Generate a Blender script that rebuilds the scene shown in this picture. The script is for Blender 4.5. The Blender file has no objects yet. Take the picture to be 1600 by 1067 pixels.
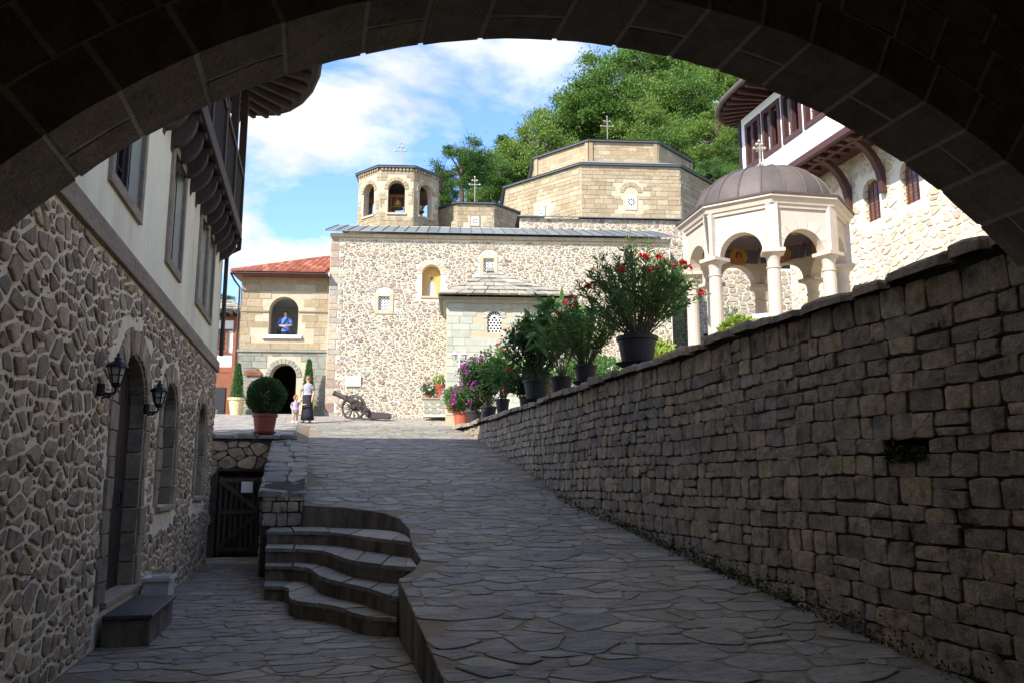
import bpy, math, random
from mathutils import Vector, Matrix
from mathutils.geometry import tessellate_polygon
rng = random.Random(11)
R = math.radians
sc = bpy.context.scene
COL = sc.collection

# ------------------------------------------------------------------ camera, sky, sun, exposure
PITCH = math.atan(216 / 1291.0)
cd = bpy.data.cameras.new('camera'); cam = bpy.data.objects.new('camera', cd); COL.objects.link(cam)
cam.location = (0, 0, 1.65); cam.rotation_euler = (R(90) + PITCH, 0, 0)
cd.sensor_width = 36; cd.lens = 36 * 1291 / 1600; cd.clip_start = 0.05; cd.clip_end = 4000
sc.camera = cam

SUN_FROM = Vector((-0.85, -0.98, 1.02)).normalized()
sd = bpy.data.lights.new('sun', 'SUN'); sun = bpy.data.objects.new('sun', sd); COL.objects.link(sun)
sd.energy = 2.0; sd.angle = R(0.55); sd.color = (1.0, 0.975, 0.915)
sun.rotation_euler = SUN_FROM.to_track_quat('Z', 'Y').to_euler(); sun.location = (-30, -40, 50)

w = bpy.data.worlds.new('World'); sc.world = w; w.use_nodes = True
nt = w.node_tree; nt.nodes.clear()
def wn(t, **k):
    n = nt.nodes.new(t)
    for a, b in k.items(): setattr(n, a, b)
    return n
wo = wn('ShaderNodeOutputWorld'); bg = wn('ShaderNodeBackground'); bg.inputs['Strength'].default_value = 0.15
sky = wn('ShaderNodeTexSky'); sky.sky_type = 'NISHITA'; sky.sun_disc = False
sky.sun_elevation = math.asin(SUN_FROM.z); sky.sun_rotation = math.atan2(SUN_FROM.x, SUN_FROM.y) % (2 * math.pi)
sky.altitude = 600; sky.air_density = 1.0; sky.dust_density = 0.3; sky.ozone_density = 1.6
tc = wn('ShaderNodeTexCoord'); sep = wn('ShaderNodeSeparateXYZ'); nt.links.new(tc.outputs['Generated'], sep.inputs[0])
# clouds live on a sheet high above: direction / (height + a little)
mz = wn('ShaderNodeMath', operation='MAXIMUM'); nt.links.new(sep.outputs['Z'], mz.inputs[0]); mz.inputs[1].default_value = 0.0
az = wn('ShaderNodeMath', operation='ADD'); nt.links.new(mz.outputs[0], az.inputs[0]); az.inputs[1].default_value = 0.22
dv = wn('ShaderNodeVectorMath', operation='DIVIDE'); cb = wn('ShaderNodeCombineXYZ')
for i in range(3): nt.links.new(az.outputs[0], cb.inputs[i])
nt.links.new(tc.outputs['Generated'], dv.inputs[0]); nt.links.new(cb.outputs[0], dv.inputs[1])
mp = wn('ShaderNodeMapping'); mp.inputs['Location'].default_value = (0.35, 0.95, 0.0); nt.links.new(dv.outputs[0], mp.inputs[0])
n1 = wn('ShaderNodeTexNoise'); n1.inputs['Scale'].default_value = 1.55; n1.inputs['Detail'].default_value = 9; n1.inputs['Roughness'].default_value = 0.56; n1.inputs['Distortion'].default_value = 0.25
nt.links.new(mp.outputs[0], n1.inputs['Vector'])
rp = wn('ShaderNodeValToRGB'); nt.links.new(n1.outputs[0], rp.inputs[0])
rp.color_ramp.elements[0].position = 0.485; rp.color_ramp.elements[0].color = (0.0, 0.0, 0.0, 1)
rp.color_ramp.elements[1].position = 0.575; rp.color_ramp.elements[1].color = (1, 1, 1, 1)
n2 = wn('ShaderNodeTexNoise'); n2.inputs['Scale'].default_value = 4.0; n2.inputs['Detail'].default_value = 6
nt.links.new(mp.outputs[0], n2.inputs['Vector'])
cr = wn('ShaderNodeValToRGB'); nt.links.new(n2.outputs[0], cr.inputs[0])
cr.color_ramp.elements[0].position = 0.3; cr.color_ramp.elements[0].color = (1.45, 1.45, 1.55, 1)
cr.color_ramp.elements[1].position = 0.65; cr.color_ramp.elements[1].color = (2.08, 2.02, 1.96, 1)
tint = wn('ShaderNodeVectorMath', operation='MULTIPLY'); nt.links.new(sky.outputs[0], tint.inputs[0]); tint.inputs[1].default_value = (0.42, 0.49, 0.65)
mx = wn('ShaderNodeMix', data_type='RGBA')
nt.links.new(rp.outputs[0], mx.inputs[0]); nt.links.new(tint.outputs[0], mx.inputs[6]); nt.links.new(cr.outputs[0], mx.inputs[7])
nt.links.new(mx.outputs[2], bg.inputs['Color']); nt.links.new(bg.outputs[0], wo.inputs['Surface'])

vs = sc.view_settings; vs.view_transform = 'Standard'; vs.look = 'None'; vs.gamma = 1; vs.exposure = 2.15; vs.use_curve_mapping = False

# ------------------------------------------------------------------ frames and helpers
class Fr:
    def __init__(s, rot, ox=0, oy=0, oz=0):
        s.oz = oz; s.rot = rot; s.c, s.s = math.cos(rot), math.sin(rot); s.o = (ox, oy)
    def w(s, p): return (s.o[0] + p[0] * s.c - p[1] * s.s, s.o[1] + p[0] * s.s + p[1] * s.c, p[2] + s.oz)
    def inv(s, p):
        x, y = p[0] - s.o[0], p[1] - s.o[1]
        return (x * s.c + y * s.s, -x * s.s + y * s.c, p[2] if len(p) > 2 else 0)
WF = Fr(0)
HF = Fr(R(13.31), -2.006, -0.4746)       # lane: x across from the left house wall, y along the lane
CF = Fr(R(3.6), -7.4807, 33.0)           # church: x along the front, y into the building
cp_, sp_ = math.cos(PITCH), math.sin(PITCH)
def proj(p):
    x, y, z = p[0], p[1], p[2] - 1.65
    f = y * cp_ + z * sp_
    if f < 0.1: return None
    return 800 + 1291 * x / f, 533.5 - 1291 * (-y * sp_ + z * cp_) / f

INFO = {}
class MB:
    def __init__(s): s.v = []; s.f = []; s.r = []
    def add(s, v, f, r=0.5):
        n = len(s.v); s.v += list(v); s.f += [tuple(i + n for i in q) for q in f]; s.r += [r] * len(v); return s
    def box(s, x0, x1, y0, y1, z0, z1, r=0.5):
        v = [(x, y, z) for z in (z0, z1) for y in (y0, y1) for x in (x0, x1)]
        return s.add(v, [(0, 2, 3, 1), (4, 5, 7, 6), (0, 1, 5, 4), (2, 6, 7, 3), (0, 4, 6, 2), (1, 3, 7, 5)], r)
    def bbox(s, x0, x1, y0, y1, z0, z1, b=0.01, r=0.5):
        # box with its edges taken off
        v = []
        for z, i in ((z0, b), (z0 + b, 0), (z1 - b, 0), (z1, b)):
            v += [(x0 + i, y0 + i, z), (x1 - i, y0 + i, z), (x1 - i, y1 - i, z), (x0 + i, y1 - i, z)]
        f = [(3, 2, 1, 0), (12, 13, 14, 15)]
        for k in range(3):
            for i in range(4): f.append((k*4+i, k*4+(i+1) % 4, k*4+4+(i+1) % 4, k*4+4+i))
        return s.add(v, f, r)
    def tube(s, pts, rad, n=8, cap=True, r=0.5):
        pts = [Vector(p) for p in pts]
        if not hasattr(rad, '__len__'): rad = [rad] * len(pts)
        v = []; f = []; up = None
        for i, p in enumerate(pts):
            t = (pts[min(i+1, len(pts)-1)] - pts[max(i-1, 0)]).normalized()
            if up is None: up = Vector((0, 0, 1)) if abs(t.z) < 0.9 else Vector((1, 0, 0))
            a = t.cross(up).normalized(); b = a.cross(t).normalized(); up = b
            for k in range(n):
                g = 2 * math.pi * k / n
                v.append(tuple(p + (a * math.cos(g) + b * math.sin(g)) * rad[i]))
        for i in range(len(pts) - 1):
            for k in range(n): f.append((i*n+k, i*n+(k+1) % n, (i+1)*n+(k+1) % n, (i+1)*n+k))
        if cap: f += [tuple(range(n)), tuple(range((len(pts)-1)*n, len(pts)*n))]
        return s.add(v, f, r)
    def lathe(s, prof, c=(0, 0, 0), n=20, r=0.5, sq=1.0):
        v = []; f = []
        for rr, z in prof:
            for k in range(n):
                g = 2 * math.pi * k / n
                v.append((c[0] + rr * math.cos(g), c[1] + rr * sq * math.sin(g), c[2] + z))
        for i in range(len(prof) - 1):
            for k in range(n): f.append((i*n+k, i*n+(k+1) % n, (i+1)*n+(k+1) % n, (i+1)*n+k))
        if prof[0][0] > 1e-4: f.append(tuple(range(n)))
        if prof[-1][0] > 1e-4: f.append(tuple(range((len(prof)-1)*n, len(prof)*n)))
        return s.add(v, f, r)
    def loft(s, rings, n=14, r=0.5):
        v = []; f = []
        for (cx, cy, z, rx, ry) in rings:
            for k in range(n):
                g = 2 * math.pi * k / n
                v.append((cx + rx * math.cos(g), cy + ry * math.sin(g), z))
        m = len(rings)
        for i in range(m - 1):
            for k in range(n): f.append((i*n+k, i*n+(k+1) % n, (i+1)*n+(k+1) % n, (i+1)*n+k))
        f += [tuple(range(n)), tuple(range((m-1)*n, m*n))]
        return s.add(v, f, r)
    def prism(s, poly, mp, w0, w1, r=0.5):
        n = len(poly)
        v = [mp(a, b, w0) for a, b in poly] + [mp(a, b, w1) for a, b in poly]
        f = [tuple(range(n)), tuple(range(n, 2*n))] + [(i, (i+1) % n, n+(i+1) % n, n+i) for i in range(n)]
        return s.add(v, f, r)
    def leaf(s, p, d, L, W, r=0.5, fold=0.25):
        d = Vector(d).normalized()
        a = d.cross(Vector((rng.uniform(-1, 1), rng.uniform(-1, 1), rng.uniform(-1, 1))))
        if a.length < 1e-3: a = d.orthogonal()
        a.normalize(); nn = a.cross(d); p = Vector(p)
        m = p + d * L * 0.45
        return s.add([tuple(p), tuple(m + a * W / 2 + nn * W * fold), tuple(p + d * L), tuple(m - a * W / 2 + nn * W * fold)], [(0, 1, 2), (0, 2, 3)], r)

def link_mesh(name, mb, mat, smooth=False):
    me = bpy.data.meshes.new(name); me.from_pydata(mb.v, [], mb.f)
    at = me.attributes.new('rnd', 'FLOAT', 'POINT'); at.data.foreach_set('value', mb.r)
    if smooth: me.polygons.foreach_set('use_smooth', [True] * len(me.polygons))
    me.materials.append(mat); me.update()
    o = bpy.data.objects.new(name, me); COL.objects.link(o); return o
def tag(o, label=None, cat=None, group=None, kind=None):
    for k, v in (('label', label), ('category', cat), ('group', group), ('kind', kind)):
        if v: o[k] = v
    return o
def thing(name, label, cat, fr, base, group=None):
    o = bpy.data.objects.new(name, None); COL.objects.link(o); o.empty_display_size = 0.2
    o.location = fr.w(base); o.rotation_euler = (0, 0, fr.rot); INFO[o.name] = (fr, base)
    return tag(o, label, cat, group)
def part(name, mb, mat, parent, smooth=False, label=None, kind=None):
    fr, b = INFO[parent.name]
    mb.v = [(p[0]-b[0], p[1]-b[1], p[2]-b[2]) for p in mb.v]
    o = link_mesh(name, mb, mat, smooth); o.parent = parent; INFO[o.name] = (fr, b)
    return tag(o, label=label, kind=kind)
def solo(name, mb, mat, fr, base, label=None, cat=None, kind=None, group=None, smooth=False):
    mb.v = [(p[0]-base[0], p[1]-base[1], p[2]-base[2]) for p in mb.v]
    o = link_mesh(name, mb, mat, smooth); o.location = fr.w(base); o.rotation_euler = (0, 0, fr.rot); INFO[o.name] = (fr, base)
    return tag(o, label, cat, group, kind)
def copy_tree(o, parent=None):
    c = o.copy(); COL.objects.link(c)
    if parent: c.parent = parent
    INFO[c.name] = INFO.get(o.name)
    for ch in o.children: copy_tree(ch, c)
    return c
def at(x, y, z=0, rot=0): return Fr(rot, x, y, z), (0, 0, 0)

# ------------------------------------------------------------------ 2D tessellations and stones
def pip(x, y, poly):
    c = False; n = len(poly); j = n - 1
    for i in range(n):
        a, b = poly[i], poly[j]
        if (a[1] > y) != (b[1] > y) and x < (b[0]-a[0]) * (y-a[1]) / (b[1]-a[1]) + a[0]: c = not c
        j = i
    return c
def clip(poly, nx, ny, d):
    out = []; n = len(poly)
    for i in range(n):
        a, b = poly[i], poly[(i+1) % n]
        da, db = a[0]*nx + a[1]*ny - d, b[0]*nx + b[1]*ny - d
        if da <= 0: out.append(a)
        if (da < 0 < db) or (db < 0 < da):
            t = da / (da - db); out.append((a[0] + (b[0]-a[0])*t, a[1] + (b[1]-a[1])*t))
    return out
def voronoi(u0, u1, v0, v1, sx, sy, gap, jit=0.42, wt=0.16, holes=(), keep=None):
    nx, ny = max(1, round((u1-u0)/sx)), max(1, round((v1-v0)/sy))
    S = {}
    for j in range(-1, ny + 1):
        for i in range(-1, nx + 1):
            S[i, j] = (i + 0.5 + 0.5*(j % 2) - 0.25 + rng.uniform(-jit, jit), j + 0.5 + rng.uniform(-jit, jit), rng.uniform(-wt, wt))
    ax, ay = (u1-u0)/nx, (v1-v0)/ny
    g = gap / math.sqrt(ax*ay) / 2
    res = []
    for (i, j), (x, y, q) in S.items():
        if not (0 <= j < ny and 0 <= i < nx): continue
        if keep and not keep(u0 + x*ax, v0 + y*ay): continue
        P = [(max(0, x-1.6), max(0, y-1.6)), (min(nx, x+1.6), max(0, y-1.6)), (min(nx, x+1.6), min(ny, y+1.6)), (max(0, x-1.6), min(ny, y+1.6))]
        for dj in (-2, -1, 0, 1, 2):
            for di in (-2, -1, 0, 1, 2):
                s = S.get((i+di, j+dj))
                if s is None or (di == 0 and dj == 0): continue
                ddx, ddy = s[0]-x, s[1]-y; L = math.hypot(ddx, ddy)
                if L < 1e-4: continue
                ddx /= L; ddy /= L
                m = ddx*x + ddy*y + L/2 + (q - s[2])*0.5 - g
                P = clip(P, ddx, ddy, m)
                if len(P) < 3: break
            if len(P) < 3: break
        if len(P) < 3: continue
        P = [(u0 + a*ax, v0 + b*ay) for a, b in P]
        if any(any(pip(a, b, h) for a, b in P) or pip(u0+x*ax, v0+y*ay, h) for h in holes): continue
        res.append(P)
    return res
def split(polys, prob, gap):
    out = []
    for P in polys:
        if rng.random() > prob: out.append(P); continue
        cx, cy = sum(p[0] for p in P)/len(P), sum(p[1] for p in P)/len(P)
        w_ = max(p[0] for p in P)-min(p[0] for p in P); h_ = max(p[1] for p in P)-min(p[1] for p in P)
        a = rng.gauss(0, .35) + (0 if w_ > h_*rng.uniform(.8, 1.5) else math.pi/2)
        nx_, ny_ = math.cos(a), math.sin(a); d = cx*nx_+cy*ny_ + rng.uniform(-.18, .18)*min(w_, h_)
        A = clip(P, nx_, ny_, d-gap/2); B = clip(P, -nx_, -ny_, -d-gap/2)
        out += [q for q in (A, B) if len(q) >= 3 and area(q) > 1e-4]
    return out
def area(P): return abs(sum(P[i][0]*P[(i+1) % len(P)][1] - P[(i+1) % len(P)][0]*P[i][1] for i in range(len(P)))) / 2
def ashlar(u0, u1, v0, v1, ch, wl, gap=0.012, holes=(), vary=0.25, jag=0.0, keep=None):
    res = []; v = v0
    while v < v1 - 0.03:
        h = min(ch * rng.uniform(1-vary, 1+vary), v1 - v)
        if v1 - v - h < ch*0.4: h = v1 - v
        u = u0 - rng.uniform(0, wl[0])
        while u < u1 - 0.02:
            l = rng.uniform(*wl); a, b = max(u, u0), min(u+l, u1); u += l
            if b - a < 0.05: continue
            g = gap/2; J = lambda: rng.uniform(-jag, jag)
            segs = [(v, v+h)]
            if jag and h > ch*1.02 and rng.random() < 0.08: k = v + h*rng.uniform(.4, .6); segs = [(v, k), (k, v+h)]
            for (p, q) in segs:
                if keep and not keep((a+b)/2, (p+q)/2): continue
                P = [(a+g+J(), p+g+J()), (b-g+J(), p+g+J()), (b-g+J(), q-g+J()), (a+g+J(), q-g+J())]
                if any(any(pip(x, y, hh) for x, y in P) or pip((a+b)/2, (p+q)/2, hh) for hh in holes): continue
                res.append(P)
        v += h
    return res
def chaikin(P, k=0.25):
    out = []; n = len(P)
    for i in range(n):
        a, b = P[i], P[(i+1) % n]
        out += [(a[0]+(b[0]-a[0])*k, a[1]+(b[1]-a[1])*k), (a[0]+(b[0]-a[0])*(1-k), a[1]+(b[1]-a[1])*(1-k))]
    return out
def stone(P, mp, h, bev, detail=1, jit=0.0, base=-0.015):
    if detail >= 1: P = chaikin(P, 0.2 if detail == 1 else 0.10)
    if detail == 2 and len(P) < 12:
        Q = []
        for i in range(len(P)):
            a, b = P[i], P[(i+1) % len(P)]; Q.append(a)
            if math.hypot(b[0]-a[0], b[1]-a[1]) > 0.07: Q.append(((a[0]+b[0])/2, (a[1]+b[1])/2))
        P = Q
    if jit: P = [(a + rng.uniform(-jit, jit), b + rng.uniform(-jit, jit)) for a, b in P]
    n = len(P); cx, cy = sum(p[0] for p in P)/n, sum(p[1] for p in P)/n
    rad = max(0.02, sum(math.hypot(p[0]-cx, p[1]-cy) for p in P)/n)
    k = max(0.35, 1 - bev/rad)
    v = [mp(a, b, base) for a, b in P]
    tl = (rng.uniform(-1, 1)*h*0.25/rad, rng.uniform(-1, 1)*h*0.25/rad)
    hh = lambda a, b, m: (h + (a-cx)*tl[0] + (b-cy)*tl[1])*m + (rng.uniform(-1, 1)*h*0.12 if detail else 0)
    v += [mp(a, b, hh(a, b, 0.72)) for a, b in P]
    v += [mp(cx+(a-cx)*k, cy+(b-cy)*k, hh(a, b, 1.0)) for a, b in P]
    f = [(i, (i+1) % n, n+(i+1) % n, n+i) for i in range(n)] + [(n+i, n+(i+1) % n, 2*n+(i+1) % n, 2*n+i) for i in range(n)]
    if detail == 2:
        v.append(mp(cx + rng.uniform(-.1, .1)*rad, cy + rng.uniform(-.1, .1)*rad, h*rng.uniform(0.95, 1.3)))
        f += [(2*n+i, 2*n+(i+1) % n, 3*n) for i in range(n)]
    else: f.append(tuple(range(2*n, 3*n)))
    return v, f
def emit(parent, name, polys, mp, mat, h=(0.02, 0.04), bev=0.012, detail=1, jit=0.0, nmax=300, minpx=9.0, rest=None, base=-0.015, rfun=None):
    """polygons -> single stones for the largest in view, the rest joined"""
    fr, b0 = INFO[parent.name]
    L = []
    for P in polys:
        q = [proj(fr.w(mp(a, b, 0.02))) for a, b in P]
        sc_ = 0
        if all(q):
            xs = [a[0] for a in q]; ys = [a[1] for a in q]
            if max(xs) > 0 and min(xs) < 1600 and max(ys) > 0 and min(ys) < 1067:
                sc_ = math.sqrt(area(q))
        L.append((sc_, P))
    L.sort(key=lambda t: -t[0])
    big = [p for s, p in L[:nmax] if s >= minpx]; small = [p for s, p in L[len(big):]]
    for P in big:
        v, f = stone(P, mp, rng.uniform(*h), bev, detail, jit, base)
        part(name, MB().add(v, f, rfun(P) if rfun else rng.random()), mat, parent)
    if small:
        m = MB()
        for P in small:
            v, f = stone(P, mp, rng.uniform(*h), bev, min(detail, 1), jit, base); m.add(v, f, rfun(P) if rfun else rng.random())
        part(rest or name + 's', m, mat, parent, kind='stuff')
def arch_poly(u0, u1, v0, vs, rise=None, n=12):
    c = (u0+u1)/2; r = (u1-u0)/2; rise = rise or r
    return [(u0, v0), (u1, v0)] + [(c + r*math.cos(math.pi*i/n), vs + rise*math.sin(math.pi*i/n)) for i in range(n+1)]
def arch_ring(u0, u1, vs, t, n, rise=None, gap=0.012):
    c = (u0+u1)/2; r = (u1-u0)/2; rise = rise or r; out = []
    for i in range(n):
        a0, a1 = math.pi*i/n, math.pi*(i+1)/n; g = gap/2/(r+t/2)
        p = lambda a, k: (c + (r+k)*math.cos(a), vs + (rise+k)*math.sin(a))
        tt = t * rng.uniform(0.9, 1.1)
        out.append([p(a0+g, 0.004), p(a0+g, tt), p((a0+a1)/2, tt), p(a1-g, tt), p(a1-g, 0.004), p((a0+a1)/2, 0.004)][::1])
    return out
def rect(u0, u1, v0, v1): return [(u0, v0), (u1, v0), (u1, v1), (u0, v1)]
def infl(P, k):
    n = len(P); cx, cy = sum(p[0] for p in P)/n, sum(p[1] for p in P)/n
    return [(a + math.copysign(k, a-cx) if abs(a-cx) > 1e-3 else a, b + math.copysign(k, b-cy) if abs(b-cy) > 1e-3 else b) for a, b in P]
def holed(outer, holes, mp, depth, sides=True, r=0.5):
    """wall sheet with real openings, their reveals and its own edge"""
    loops = [outer] + list(holes)
    pts = [p for l in loops for p in l]
    tri = tessellate_polygon([[Vector((a, b, 0)) for a, b in l] for l in loops])
    v = [mp(a, b, 0) for a, b in pts]; n = len(pts); f = [tuple(t) for t in tri]
    v += [mp(a, b, -depth) for a, b in pts]; k = 0
    for li, l in enumerate(loops):
        m = len(l)
        if li or sides: f += [(k+i, k+(i+1) % m, n+k+(i+1) % m, n+k+i) for i in range(m)]
        k += m
    f += [tuple(n+i for i in t) for t in tri]
    return MB().add(v, f, r)

# ------------------------------------------------------------------ materials
def lin(*c): return tuple(((x/255)/12.92 if x/255 <= 0.04045 else ((x/255+0.055)/1.055)**2.4) for x in c) + (1,)
MATS = {}
def M(name, cols, rough=0.85, ns=6.0, na=0.3, bump=0.3, bs=40.0, metal=0.0, coord='Object', stain=None, spec=0.35, trans=0.0, detail=6, stretch=None, grain=0.8):
    m = bpy.data.materials.new(name); m.use_nodes = True; t = m.node_tree; N = t.nodes; N.clear(); Lk = t.links.new
    out = N.new('ShaderNodeOutputMaterial'); b = N.new('ShaderNodeBsdfPrincipled'); Lk(b.outputs[0], out.inputs[0])
    b.inputs['Roughness'].default_value = rough; b.inputs['Metallic'].default_value = metal; b.inputs['Specular IOR Level'].default_value = spec
    tcn = N.new('ShaderNodeTexCoord'); src = tcn.outputs[coord]
    if stretch:
        mpn = N.new('ShaderNodeMapping'); mpn.inputs['Scale'].default_value = stretch; Lk(src, mpn.inputs[0]); src = mpn.outputs[0]
    if not isinstance(cols, list): cols = [cols]
    if len(cols) > 1:
        an = N.new('ShaderNodeAttribute'); an.attribute_name = 'rnd'; rp = N.new('ShaderNodeValToRGB'); Lk(an.outputs['Fac'], rp.inputs[0])
        el = rp.color_ramp.elements
        while len(el) < len(cols): el.new(0.5)
        for i, c in enumerate(cols): el[i].position = i/(len(cols)-1); el[i].color = c
        col = rp.outputs[0]
    else:
        rg = N.new('ShaderNodeRGB'); rg.outputs[0].default_value = cols[0]; col = rg.outputs[0]
    if na:
        nz = N.new('ShaderNodeTexNoise'); nz.inputs['Scale'].default_value = ns; nz.inputs['Detail'].default_value = detail; nz.inputs['Roughness'].default_value = 0.62; Lk(src, nz.inputs['Vector'])
        mr = N.new('ShaderNodeMapRange'); mr.inputs[1].default_value = 0.25; mr.inputs[2].default_value = 0.75; mr.inputs[3].default_value = 1-na; mr.inputs[4].default_value = 1+na*0.7; Lk(nz.outputs[0], mr.inputs[0])
        mu = N.new('ShaderNodeVectorMath'); mu.operation = 'MULTIPLY'; cbn = N.new('ShaderNodeCombineXYZ')
        for i in range(3): Lk(mr.outputs[0], cbn.inputs[i])
        Lk(col, mu.inputs[0]); Lk(cbn.outputs[0], mu.inputs[1]); col = mu.outputs[0]
        ng = N.new('ShaderNodeTexNoise'); ng.inputs['Scale'].default_value = ns*6.5; ng.inputs['Detail'].default_value = 5; ng.inputs['Roughness'].default_value = 0.7; Lk(src, ng.inputs['Vector'])
        mg = N.new('ShaderNodeMapRange'); mg.inputs[1].default_value = 0.3; mg.inputs[2].default_value = 0.7; mg.inputs[3].default_value = 1-na*grain; mg.inputs[4].default_value = 1+na*grain*0.8; Lk(ng.outputs[0], mg.inputs[0])
        mu2 = N.new('ShaderNodeVectorMath'); mu2.operation = 'MULTIPLY'; cb2 = N.new('ShaderNodeCombineXYZ')
        for i in range(3): Lk(mg.outputs[0], cb2.inputs[i])
        Lk(col, mu2.inputs[0]); Lk(cb2.outputs[0], mu2.inputs[1]); col = mu2.outputs[0]
    if stain:
        c2, sc2, lo, hi = stain
        n3 = N.new('ShaderNodeTexNoise'); n3.inputs['Scale'].default_value = sc2; n3.inputs['Detail'].default_value = 7; n3.inputs['Roughness'].default_value = 0.65; Lk(src, n3.inputs['Vector'])
        r3 = N.new('ShaderNodeMapRange'); r3.inputs[1].default_value = lo; r3.inputs[2].default_value = hi; Lk(n3.outputs[0], r3.inputs[0])
        m3 = N.new('ShaderNodeMix'); m3.data_type = 'RGBA'; Lk(r3.outputs[0], m3.inputs[0]); Lk(col, m3.inputs[6]); m3.inputs[7].default_value = c2; col = m3.outputs[2]
    Lk(col, b.inputs['Base Color'])
    if bump:
        nb = N.new('ShaderNodeTexNoise'); nb.inputs['Scale'].default_value = bs; nb.inputs['Detail'].default_value = 8; nb.inputs['Roughness'].default_value = 0.65; Lk(src, nb.inputs['Vector'])
        bp = N.new('ShaderNodeBump'); bp.inputs['Strength'].default_value = bump; bp.inputs['Distance'].default_value = 0.02; Lk(nb.outputs[0], bp.inputs['Height']); Lk(bp.outputs[0], b.inputs['Normal'])
    if trans:
        tr = N.new('ShaderNodeBsdfTranslucent'); Lk(col, tr.inputs[0]); ms = N.new('ShaderNodeMixShader'); ms.inputs[0].default_value = trans
        Lk(b.outputs[0], ms.inputs[1]); Lk(tr.outputs[0], ms.inputs[2]); Lk(ms.outputs[0], out.inputs[0])
    MATS[name] = m; return m
rubble = M('grey brown rubble', [lin(136, 117, 96), lin(178, 153, 124), lin(154, 138, 118), lin(202, 173, 136), lin(145, 132, 114), lin(216, 188, 150)], 0.9, 9, 0.45, 0.8, 22, stain=(lin(88, 74, 64), 5, 0.55, 0.75))
mortar = M('pale lime mortar', lin(240, 223, 188), 0.95, 5, 0.2, 0.6, 35)
jamb = M('dressed jamb stone', [lin(136, 123, 104), lin(165, 149, 124), lin(150, 136, 112)], 0.9, 8, 0.35, 0.6, 30)
plaster = M('cream plaster', lin(246, 236, 203), 0.9, 1.5, 0.08, 0.15, 60, stretch=(1, 1, 0.25), stain=(lin(200, 186, 160), 1.1, 0.46, 0.82))
white = M('white plaster', lin(240, 239, 234), 0.9, 2, 0.06, 0.12, 50)
timber = M('light grey timber', lin(150, 132, 112), 0.8, 6, 0.35, 0.3, 25, stretch=(1, 0.15, 1))
dtimber = M('dark brown timber', lin(54, 40, 34), 0.6, 6, 0.3, 0.25, 30)
ptimber = M('purple brown painted timber', lin(78, 50, 46), 0.55, 6, 0.2, 0.15, 30)
gtimber = M('weathered gate timber', [lin(58, 48, 44), lin(74, 62, 56)], 0.8, 8, 0.35, 0.4, 25, stretch=(1, 1, 0.15))
black = M('black iron', lin(26, 25, 25), 0.45, 8, 0.2, 0.1, 40, spec=0.5)
glass = M('dark window glass', lin(14, 14, 15), 0.3, 3, 0.1, 0, spec=0.12)
lampglass = M('lantern glass', lin(196, 194, 186), 0.15, 3, 0.1, 0, spec=0.5)
flag = M('grey slate flag', [lin(122, 119, 111), lin(146, 141, 129), lin(137, 129, 115), lin(129, 127, 121), lin(161, 153, 135), lin(135, 134, 127), lin(150, 136, 115)], 0.7, 6, 0.5, 1.0, 12, spec=0.3, stain=(lin(104, 96, 86), 3, 0.54, 0.75), stretch=(0.5, 1.6, 1))
flagjoint = M('paving joint', lin(130, 117, 96), 0.95, 5, 0.25, 0.6, 40)
sunflag = M('warm courtyard flag', [lin(137, 130, 120), lin(155, 146, 134), lin(144, 139, 132), lin(162, 151, 137)], 0.8, 4, 0.25, 0.5, 14)
concrete = M('stained step concrete', lin(123, 111, 94), 0.92, 5, 0.35, 0.5, 20, stain=(lin(50, 46, 40), 3, 0.45, 0.7), stretch=(1, 1, 0.4))
wallstone = M('dark weathered wall stone', [lin(130, 116, 98), lin(161, 145, 123), lin(147, 135, 117), lin(183, 159, 127), lin(138, 127, 111), lin(168, 154, 133)], 0.9, 9, 0.5, 0.9, 20, stain=(lin(66, 62, 50), 4, 0.52, 0.72))
wallback = M('dark wall joint', lin(66, 62, 56), 0.95, 8, 0.4, 0.8, 30)
archstone = M('tufa voussoir', [lin(126, 113, 102), lin(147, 133, 120), lin(136, 124, 112), lin(156, 141, 126)], 0.95, 6, 0.4, 0.9, 24)
archjoint = M('arch joint', lin(196, 186, 166), 0.95, 6, 0.25, 0.5, 30)
chstone = M('church rubble', [lin(150, 131, 113), lin(179, 162, 137), lin(165, 150, 131), lin(191, 175, 148), lin(155, 148, 137), lin(186, 171, 146), lin(142, 115, 103)], 0.9, 8, 0.3, 0.6, 25)
chmortar = M('cream church mortar', lin(218, 208, 184), 0.95, 4, 0.12, 0.4, 30)
tufa = M('warm tufa block', [lin(156, 135, 104), lin(168, 149, 118), lin(149, 130, 102), lin(175, 160, 131), lin(161, 144, 116)], 0.95, 7, 0.22, 0.7, 22)
tufajoint = M('tufa joint', lin(186, 170, 143), 0.95, 5, 0.15, 0.3, 30)
greystone = M('grey green ashlar', [lin(135, 133, 117), lin(149, 146, 130), lin(128, 128, 113), lin(158, 153, 137)], 0.9, 5, 0.2, 0.4, 25)
palegreen = M('pale green ashlar', [lin(169, 169, 150), lin(180, 180, 162), lin(163, 163, 146), lin(186, 184, 167)], 0.9, 4, 0.14, 0.3, 25)
cream = M('cream dressed stone', [lin(195, 180, 151), lin(185, 167, 139), lin(201, 187, 162)], 0.85, 5, 0.15, 0.3, 30)
lead = M('grey blue lead sheet', [lin(126, 131, 128), lin(139, 142, 137), lin(117, 122, 121)], 0.5, 3, 0.2, 0.15, 8, metal=0.35, spec=0.5)
seam = M('lead seam', lin(92, 98, 100), 0.5, 4, 0.2, 0.1, 20, metal=0.3)
copper = M('brown patinated sheet', [lin(92, 80, 74), lin(100, 89, 83), lin(88, 78, 73)], 0.62, 3, 0.18, 0.12, 8, metal=0.1, spec=0.35)
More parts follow.
